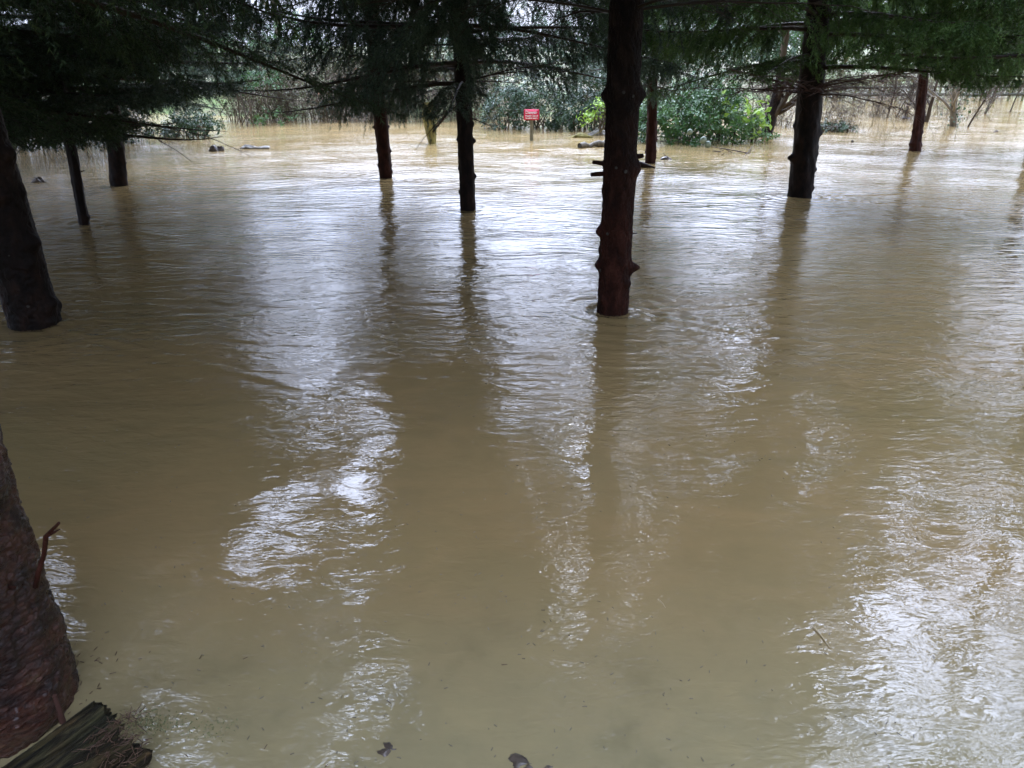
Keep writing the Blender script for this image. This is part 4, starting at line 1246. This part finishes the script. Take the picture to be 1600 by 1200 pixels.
V = [(cx[0] + x, yf, cx[2] + z) for x, z in out] + [(cx[0] + x, yb_, cx[2] + z) for x, z in out] + [(cx[0], yf, cx[2]), (cx[0], yb_, cx[2])]
Tt = [(i, 2 * nn, (i + 1) % nn) for i in range(nn)] + [(nn + i, nn + (i + 1) % nn, 2 * nn + 1) for i in range(nn)]
Qq = [(i, (i + 1) % nn, nn + (i + 1) % nn, nn + i) for i in range(nn)]
a.add(V, T=Tt, Q=Qq)
board = a.build("sign_board", M['sign_red'], sr, loc=(ps[0], Y, 0))
for txt, dz, sz, dx in (("Danger", 0.036, 0.072, -0.005), ("Possible risk of", -0.022, 0.037, 0.0), ("flooding water", -0.060, 0.037, 0.0)):
    cu = bpy.data.curves.new("lettering", 'FONT')
    cu.body = txt; cu.size = sz; cu.align_x = 'CENTER'; cu.align_y = 'CENTER'; cu.extrude = 0.001; cu.offset = 0.0012
    cu.materials.append(M['sign_white'])
    tmp = bpy.data.objects.new("lettering_curve", cu)
    me = bpy.data.meshes.new_from_object(tmp); bpy.data.objects.remove(tmp)
    o = bpy.data.objects.new("lettering", me); C.objects.link(o); o.parent = board
    o.location = (cx[0] - ps[0] + dx, yf - Y - 0.002, cx[2] + dz); o.rotation_euler = (R(90), 0, 0)

# ------------------------------------------------------------------ stump in the lower left corner
sb_ = thing("rotten_stump", "dark rotten log end with deep grain and brown needles, lower left corner", "log", (-0.9, 1.25, 0))
rg = g(160)
# log axis: from bottom-left towards the top of the stump; deep grain ridges along it
Ctop = G(186, 1146, 0.08)
ax_ = np.array([0.62, 0.78, 0.10]); ax_ /= np.linalg.norm(ax_)
sd_ = np.cross(ax_, [0, 0, 1.0]); sd_ /= np.linalg.norm(sd_)
up_ = np.cross(sd_, ax_)
a = Acc()
ns, nt_ = 150, 420
L0 = 0.62; rad = 0.088
ridge = smooth_noise(rg, nt_, 90) * 0.35 + smooth_noise(rg, nt_, 41) * 0.5 + smooth_noise(rg, nt_, 17) * 0.6
ridge = np.where(ridge < -0.2, ridge * 1.8, ridge * 0.6)
ends_ = smooth_noise(rg, nt_, 70) * 0.004 + smooth_noise(rg, nt_, 24) * 0.004 + smooth_noise(rg, nt_, 7) * 0.007
th = np.arange(nt_) * 2 * math.pi / nt_
V = []
for i in range(ns):
    s_ = i / (ns - 1)
    fall = 1.0
    drift = np.interp((np.arange(nt_) + 14 * s_ + 5 * math.sin(s_ * 9)) % nt_, np.arange(nt_), ridge) * (0.8 + 0.4 * np.sin(th * 11 + s_ * 13))
    rr = rad * (1 + 0.075 * drift + 0.02 * np.sin(6 * th + 9 * s_) + 0.004 * rg.normal(size=nt_)) * (1.0 + 0.05 * math.sin(s_ * 7))
    l = -L0 * (1 - s_) + ends_ * s_
    sq = 0.8 + 0.25 * np.abs(np.cos(th)) ** 2
    P_ = Ctop[None] + ax_[None] * l[:, None] + sd_[None] * (rr * np.cos(th) * 1.15)[:, None] + up_[None] * (rr * np.sin(th) * sq)[:, None]
    V.append(P_)
V = np.concatenate(V)
i = np.arange(ns - 1)[:, None]; j = np.arange(nt_)[None]; j2 = (j + 1) % nt_
Q = np.stack([i * nt_ + j, i * nt_ + j2, (i + 1) * nt_ + j2, (i + 1) * nt_ + j], -1).reshape(-1, 4)
a.add(V, Q=Q)
# broken end face: sunk, rough concentric rings
prev = V[-nt_:]
rings = [prev]
for kk, f in enumerate((0.9, 0.72, 0.5, 0.25, 0.02)):
    c = Ctop - ax_ * 0.012 * kk
    rings.append(c + (prev - Ctop) * f + ax_ * (rg.normal(size=(nt_, 1)) * 0.006))
V2 = np.concatenate(rings)
i = np.arange(len(rings) - 1)[:, None]
Q = np.stack([i * nt_ + j, i * nt_ + j2, (i + 1) * nt_ + j2, (i + 1) * nt_ + j], -1).reshape(-1, 4)
a.add(V2, Q=Q)
m, nt, b = mat("rotten_wood")
tcx = nt.nodes.new("ShaderNodeTexCoord")
mp = nt.nodes.new("ShaderNodeMapping"); mp.inputs["Rotation"].default_value = (0, 0, -math.atan2(ax_[1], ax_[0])); mp.inputs["Scale"].default_value = (1, 1, 1)
nt.links.new(tcx.outputs["Object"], mp.inputs[0])
n1 = nnoise(nt, 55, 7, 0.7, vec=mp.outputs[0], mapscale=(0.10, 1, 1), dist=0.3)
n2 = nnoise(nt, 9, 4, 0.6)
r = ramp(nt, n1.outputs["Fac"], [(0.36, (0.005, 0.004, 0.003)), (0.48, (0.026, 0.022, 0.014)), (0.6, (0.075, 0.064, 0.040)), (0.75, (0.16, 0.12, 0.07))])
r2 = ramp(nt, n2.outputs["Fac"], [(0.35, (0.85, 0.92, 0.65)), (0.65, (1.15, 0.88, 0.62))])
mm = nt.nodes.new("ShaderNodeMix"); mm.data_type = 'RGBA'; mm.blend_type = 'MULTIPLY'; mm.inputs["Factor"].default_value = 1
nt.links.new(r.outputs[0], mm.inputs["A"]); nt.links.new(r2.outputs[0], mm.inputs["B"]); nt.links.new(mm.outputs["Result"], b.inputs["Base Color"])
b.inputs["Roughness"].default_value = 0.5
b.inputs["Specular IOR Level"].default_value = 0.2
bump(nt, b, n1.outputs["Fac"], 1.0, 0.035)
M['rotten'] = m
a.build("log", M['rotten'], sb_, smooth=False, loc=(-0.9, 1.25, 0))
# brown fallen needles on the broken end
a = Acc()
P0, P1 = [], []
for _ in range(260):
    u_, v_ = rg.normal() * 0.045, rg.normal() * 0.03
    c = Ctop + sd_ * (0.05 + u_) + ax_ * (-0.03 + v_) + up_ * 0.0
    c[2] = Ctop[2] + 0.075 - abs(u_) * 0.9 + rg.uniform(-0.01, 0.012)
    d = rg.normal(size=3); d[2] *= 0.3; d /= np.linalg.norm(d)
    P0.append(c); P1.append(c + d * rg.uniform(0.012, 0.03))
a.sticks(P0, P1, 0.0011, 0.0007)
a.build("fallen_needles", M['needle_dry'], sb_, loc=(-0.9, 1.25, 0))
# little orange stub standing between trunk and stump
pq = G(98, 1128, 0.03)
a = Acc(); a.tube([pq, pq + [0.002, 0, 0.05], pq + [0.001, 0.0, 0.085]], [0.0075, 0.006, 0.005], 8)
tag(a.build("broken_stick", M['twig_red'], loc=pq), "short upright reddish stick between the flaky trunk and the stump", "stick")


# ------------------------------------------------------------------ floating and half sunken debris
def lump(name, label, cat, px, py, wpx, hpx, mk, seed, ry=0.5, rot=0.0, stretch=None, twig=0, group=None, zoff=0.0):
    rg = g(seed); p = G(px, py); k = depth(p) / FPX
    w = wpx * k / 2; h_ = hpx * k / 2
    a = Acc(); nu, nv = 36, 18
    u = np.linspace(0, 2 * math.pi, nu, endpoint=False); v = np.linspace(-1.35, 1.5, nv)
    ph = rg.uniform(0, 6, 8)
    U, Vv = np.meshgrid(u, v)
    rr = 1 + 0.16 * np.sin(2 * U + ph[0] + Vv) + 0.13 * np.sin(3 * U + ph[1] - 2 * Vv) + 0.09 * np.sin(5 * U + ph[2] + 3 * Vv) + 0.05 * rg.normal(size=U.shape)
    X = w * rr * np.cos(U) * np.cos(Vv); Yy = w * ry * rr * np.sin(U) * np.cos(Vv); Z = h_ * 1.6 * rr * np.sin(Vv) + zoff
    Z = Z + h_ * 0.5 * np.sin(X / w * 3 + ph[3])
    c, s = math.cos(rot), math.sin(rot)
    P = np.stack([X * c - Yy * s + p[0], X * s + Yy * c + p[1], Z], -1).reshape(-1, 3)
    i = np.arange(nv - 1)[:, None]; j = np.arange(nu)[None]; j2 = (j + 1) % nu
    a.add(P, Q=np.stack([i * nu + j, i * nu + j2, (i + 1) * nu + j2, (i + 1) * nu + j], -1).reshape(-1, 4))
    for _ in range(twig):
        q0 = p + [rg.uniform(-w, w), 0, h_ * 0.5]; d = rg.normal(size=3) * [1, .4, .5]; d[2] = abs(d[2]); d /= np.linalg.norm(d)
        a.tube([q0, q0 + d * w * 0.8, q0 + d * w * 1.3 + rg.normal(size=3) * w * 0.1], [0.008, 0.006, 0.003], 5)
    return tag(a.build(name, M[mk], loc=p), label, cat, group)


lump("driftwood", "small peaked dark snag breaking the water left of the gap, rippling the current", "debris", 340, 236, 22, 9, 'debris', 201, twig=1)
lump("half_sunken_log", "smooth grey log just breaking the water right of the peaked snag", "log", 398, 232, 40, 5, 'stone', 202, ry=0.35, rot=0.1)
lump("floating_debris", "dark soggy clump floating under the far-left crowns among the reeds", "debris", 60, 284, 22, 6, 'debris', 203, twig=2)
lump("mossy_snag", "low yellow-mossed snag left of the central trunk, next to the bank", "log", 907, 215, 40, 6, 'moss', 204, ry=0.4, twig=1)
lump("half_sunken_log", "blue-grey rounded log touching the central trunk's left side near the bank", "log", 934, 211, 34, 8, 'stone', 205, ry=0.4)
lump("driftwood", "small dark forked driftwood right of the reddish thin trunk", "debris", 1040, 249, 20, 4, 'debris', 206, twig=2)
lump("floating_debris", "tiny dark clump beside the saplings in the far right water", "debris", 1415, 186, 12, 4, 'debris', 207)
lump("floating_leaf_clump", "tiny dark clot drifting in front of the ivy mat", "debris", 1332, 222, 5, 3, 'debris', 208)
lump("floating_leaf_clump", "tiny reddish clot drifting below the ivy-clad trunk at right", "debris", 1556, 206, 6, 2.5, 'debris', 209)
lump("submerged_stone", "dark stone barely breaking the surface at the bottom, left of the middle", "stone", 610, 1172, 46, 9, 'debris', 210, ry=0.6, zoff=-0.008)
lump("submerged_stone", "dark stone barely breaking the surface at the bottom edge in the middle", "stone", 825, 1194, 64, 9, 'debris', 211, ry=0.6, zoff=-0.009)

# old log left of the central trunk
la = G(906, 232); lb = G(990, 224)
dv = lb - la
a = Acc(); t = np.linspace(0, 1, 14)[:, None]
pts = la + dv * t + np.array([0, 0, 0.035]) + np.array([0, 0, 0.05]) * t + g(220).normal(size=(14, 3)) * 0.012
a.tube(pts, 0.05 + 0.012 * np.sin(np.arange(14) * 1.7), 12); a.tube(pts[:2][::-1], [0.05, 0.035], 12, cap=True, capm=1)
tag(a.build("fallen_log", [M['bark_grey'], M['cut']], loc=la), "old grey-brown log with a broken end emerging left of the central trunk", "log")
# plank / root end right behind the central trunk
la = G(985, 262); lb = G(1024, 262)
a = Acc(); t = np.linspace(0, 1, 8)[:, None]
pts = la + (lb - la) * t + np.array([0, 0, 0.07]) * (1 - t)
a.tube(pts, [0.05, 0.05, 0.045, 0.04, 0.034, 0.025, 0.015, 0.006], 8)
tag(a.build("driftwood", M['bark_dark'], loc=la), "pointed brown driftwood lying against the right side of the central trunk", "debris")

# floating twigs
for (pa, pb_, r_, lab, sd) in [((1272, 981), (1297, 1012), 0.0022, "single pale thin twig floating in the near water at the right", 1),
                               ((1030, 938), (1040, 950), 0.0014, "tiny pale needle floating right of the near centre", 2)]:
    A_, B_ = G(*pa, 0.004), G(*pb_, 0.003)
    a = Acc(); a.tube([A_, (A_ + B_) / 2 + [0.002, 0, 0.001], B_], [r_ * 1.8, r_, r_ * 0.6], 6)
    tag(a.build("floating_twig", M['reed'], loc=A_), lab, "twig", "twigs floating in the near water")
# dark twisted twigs in front of the bright bush
a = Acc(); rg = g(230)
q0 = G(1130, 240)
for k_ in range(7):
    e = G(1110 + rg.uniform(0, 65), 232 + rg.uniform(0, 13)) + np.array([0, 0, rg.uniform(0.01, 0.10)])
    s0 = G(1110 + rg.uniform(0, 65), 236 + rg.uniform(0, 8)) + np.array([0, 0, -0.01])
    a.tube([s0, (s0 + e) / 2 + rg.normal(size=3) * 0.03, e], [0.010, 0.008, 0.004], 5)
tag(a.build("tangled_branch", M['twig_dark'], loc=q0), "dark tangled branch half afloat in front of the bright green bush", "branch")
# pale rounds of litter caught in the bush
for (px, py, r_, lab) in [(1078, 206, 4.5, "upper left pale scrap of litter caught in the bright bush"), (1099, 219, 5.5, "middle round pale scrap of litter in the bright bush"),
                          (1106, 226, 5.5, "lower right round pale scrap of litter at the bright bush's foot")]:
    p = at(px, py, G(1080, 234)[1] + 0.0); kk = depth(p) / FPX * r_
    a = Acc(); th = np.arange(16) * 2 * math.pi / 16
    for fy, sc in ((0, 1.0), (-0.02, 0.9)):
        pass
    V = np.concatenate([np.stack([p[0] + kk * np.cos(th), np.full(16, p[1]), p[2] + kk * np.sin(th)], -1), np.stack([p[0] + kk * .8 * np.cos(th), np.full(16, p[1] - 0.03), p[2] + kk * .8 * np.sin(th)], -1), [[p[0], p[1] - 0.02, p[2]]]])
    a.add(V, Q=[(i, (i + 1) % 16, 16 + (i + 1) % 16, 16 + i) for i in range(16)], T=[(16 + i, 16 + (i + 1) % 16, 32) for i in range(16)])
    tag(a.build("litter_scrap", M['plastic'], loc=p), lab, "litter", "pale litter caught in the bush")

# reeds left, and right hand sprigs
def reeds(label, px0, px1, py0, py1, n, h, seed, mk='reed'):
    rg = g(seed); a = Acc(); c = G((px0 + px1) / 2, (py0 + py1) / 2)
    for _ in range(n):
        p = G(rg.uniform(px0, px1), rg.uniform(py0, py1)); hh = h * rg.uniform(0.4, 1.15)
        d = np.array([rg.normal() * 0.25, rg.normal() * 0.15, 1.0])
        t = np.linspace(0, 1, 5)[:, None]
        pts = p + np.array([0, 0, -0.05]) + d * hh * t + np.array([rg.normal() * 0.12, 0, -0.1 * rg.random()]) * hh * t ** 2 * 2
        a.tube(pts, np.linspace(0.0035, 0.0014, 5), 3, cap=False)
        if rg.random() < 0.3: a.tube([pts[2], pts[2] + [rg.normal() * 0.1, 0, 0.05 * rg.normal()]], [0.002, 0.001], 3, cap=False)
    return tag(a.build("reeds", M[mk], loc=c), label, "reeds", kind='stuff')


reeds("sparse straw-coloured stems standing in the far-left shallows", 0, 185, 238, 268, 110, 0.38, 240)
reeds("sparse thin brown stems in the shallows around the knobbly-footed spruce", 1285, 1500, 196, 222, 90, 0.35, 241, 'twig_tan')
reeds("sparse thin brown stems in the far right shallows", 1330, 1600, 176, 192, 50, 0.35, 242, 'twig_tan')

for key, lab in (('front', "brown needles and foam gathered against the flaky left trunk"), ('centre', "needles and specks trailing from the central trunk's foot"),
                 ('leftlean', "needles and specks caught round the leaning left trunk's foot")):
    rg = g(260 + len(key)); a = Acc(); p = TR[key]; P0, P1 = [], []
    rb_ = {'front': 0.19, 'centre': 0.095, 'leftlean': 0.125}[key]
    for _ in range(150):
        an = rg.uniform(0, 6.28); d_ = rb_ + abs(rg.normal()) * 0.05
        q_ = np.array([p[0] + d_ * math.cos(an), p[1] + d_ * math.sin(an), 0.004])
        if rg.random() < 0.35: q_[0] += rg.exponential(0.25); q_[1] -= 0.1 * rg.random()
        b_ = rg.uniform(0, 3.14); l = rg.uniform(0.004, 0.016); P0.append(q_); P1.append(q_ + [math.cos(b_) * l, math.sin(b_) * l, 0])
    a.sticks(P0, P1, 0.0012, 0.0008)
    tag(a.build("floating_needles", M['needle_dry'] if key != 'centre' else M['twig_tan'], loc=p), lab, "litter", kind='stuff')

# weed in the shallows at the bottom left
a = Acc(); rg = g(250)
P = np.concatenate([np.stack([rg.normal(G(px, py)[0], 0.035, n_), rg.normal(G(px, py)[1], 0.02, n_), rg.uniform(-0.004, 0.006, n_)], -1) for px, py, n_ in ((215, 1128, 420), (250, 1135, 420), (330, 1138, 260))])
leaves(a, rg, P, np.tile([[0, 0, 1.0]], (len(P), 1)), 0.006, 0.003)
tag(a.build("water_weed", M['weed'], loc=G(250, 1130)), "patch of green weed just under the surface right of the stump", "weed", kind='stuff')
# specks of floating needles and bark on the near water
a = Acc(); rg = g(251); P0, P1 = [], []
for _ in range(900):
    y = 1.1 + 4.5 * rg.random() ** 1.3; x = rg.uniform(-0.75, 0.75) * y; p = np.array([x, y, 0.003])
    an = rg.uniform(0, 3.14); l = rg.uniform(0.003, 0.012); P0.append(p); P1.append(p + [math.cos(an) * l, math.sin(an) * l, 0])
a.sticks(P0, P1, 0.0012, 0.0008)
tag(a.build("floating_needles", M['twig_pale'], loc=(0, 3, 0)), "scattered fallen needles and specks drifting on the near water", "litter", kind='stuff')
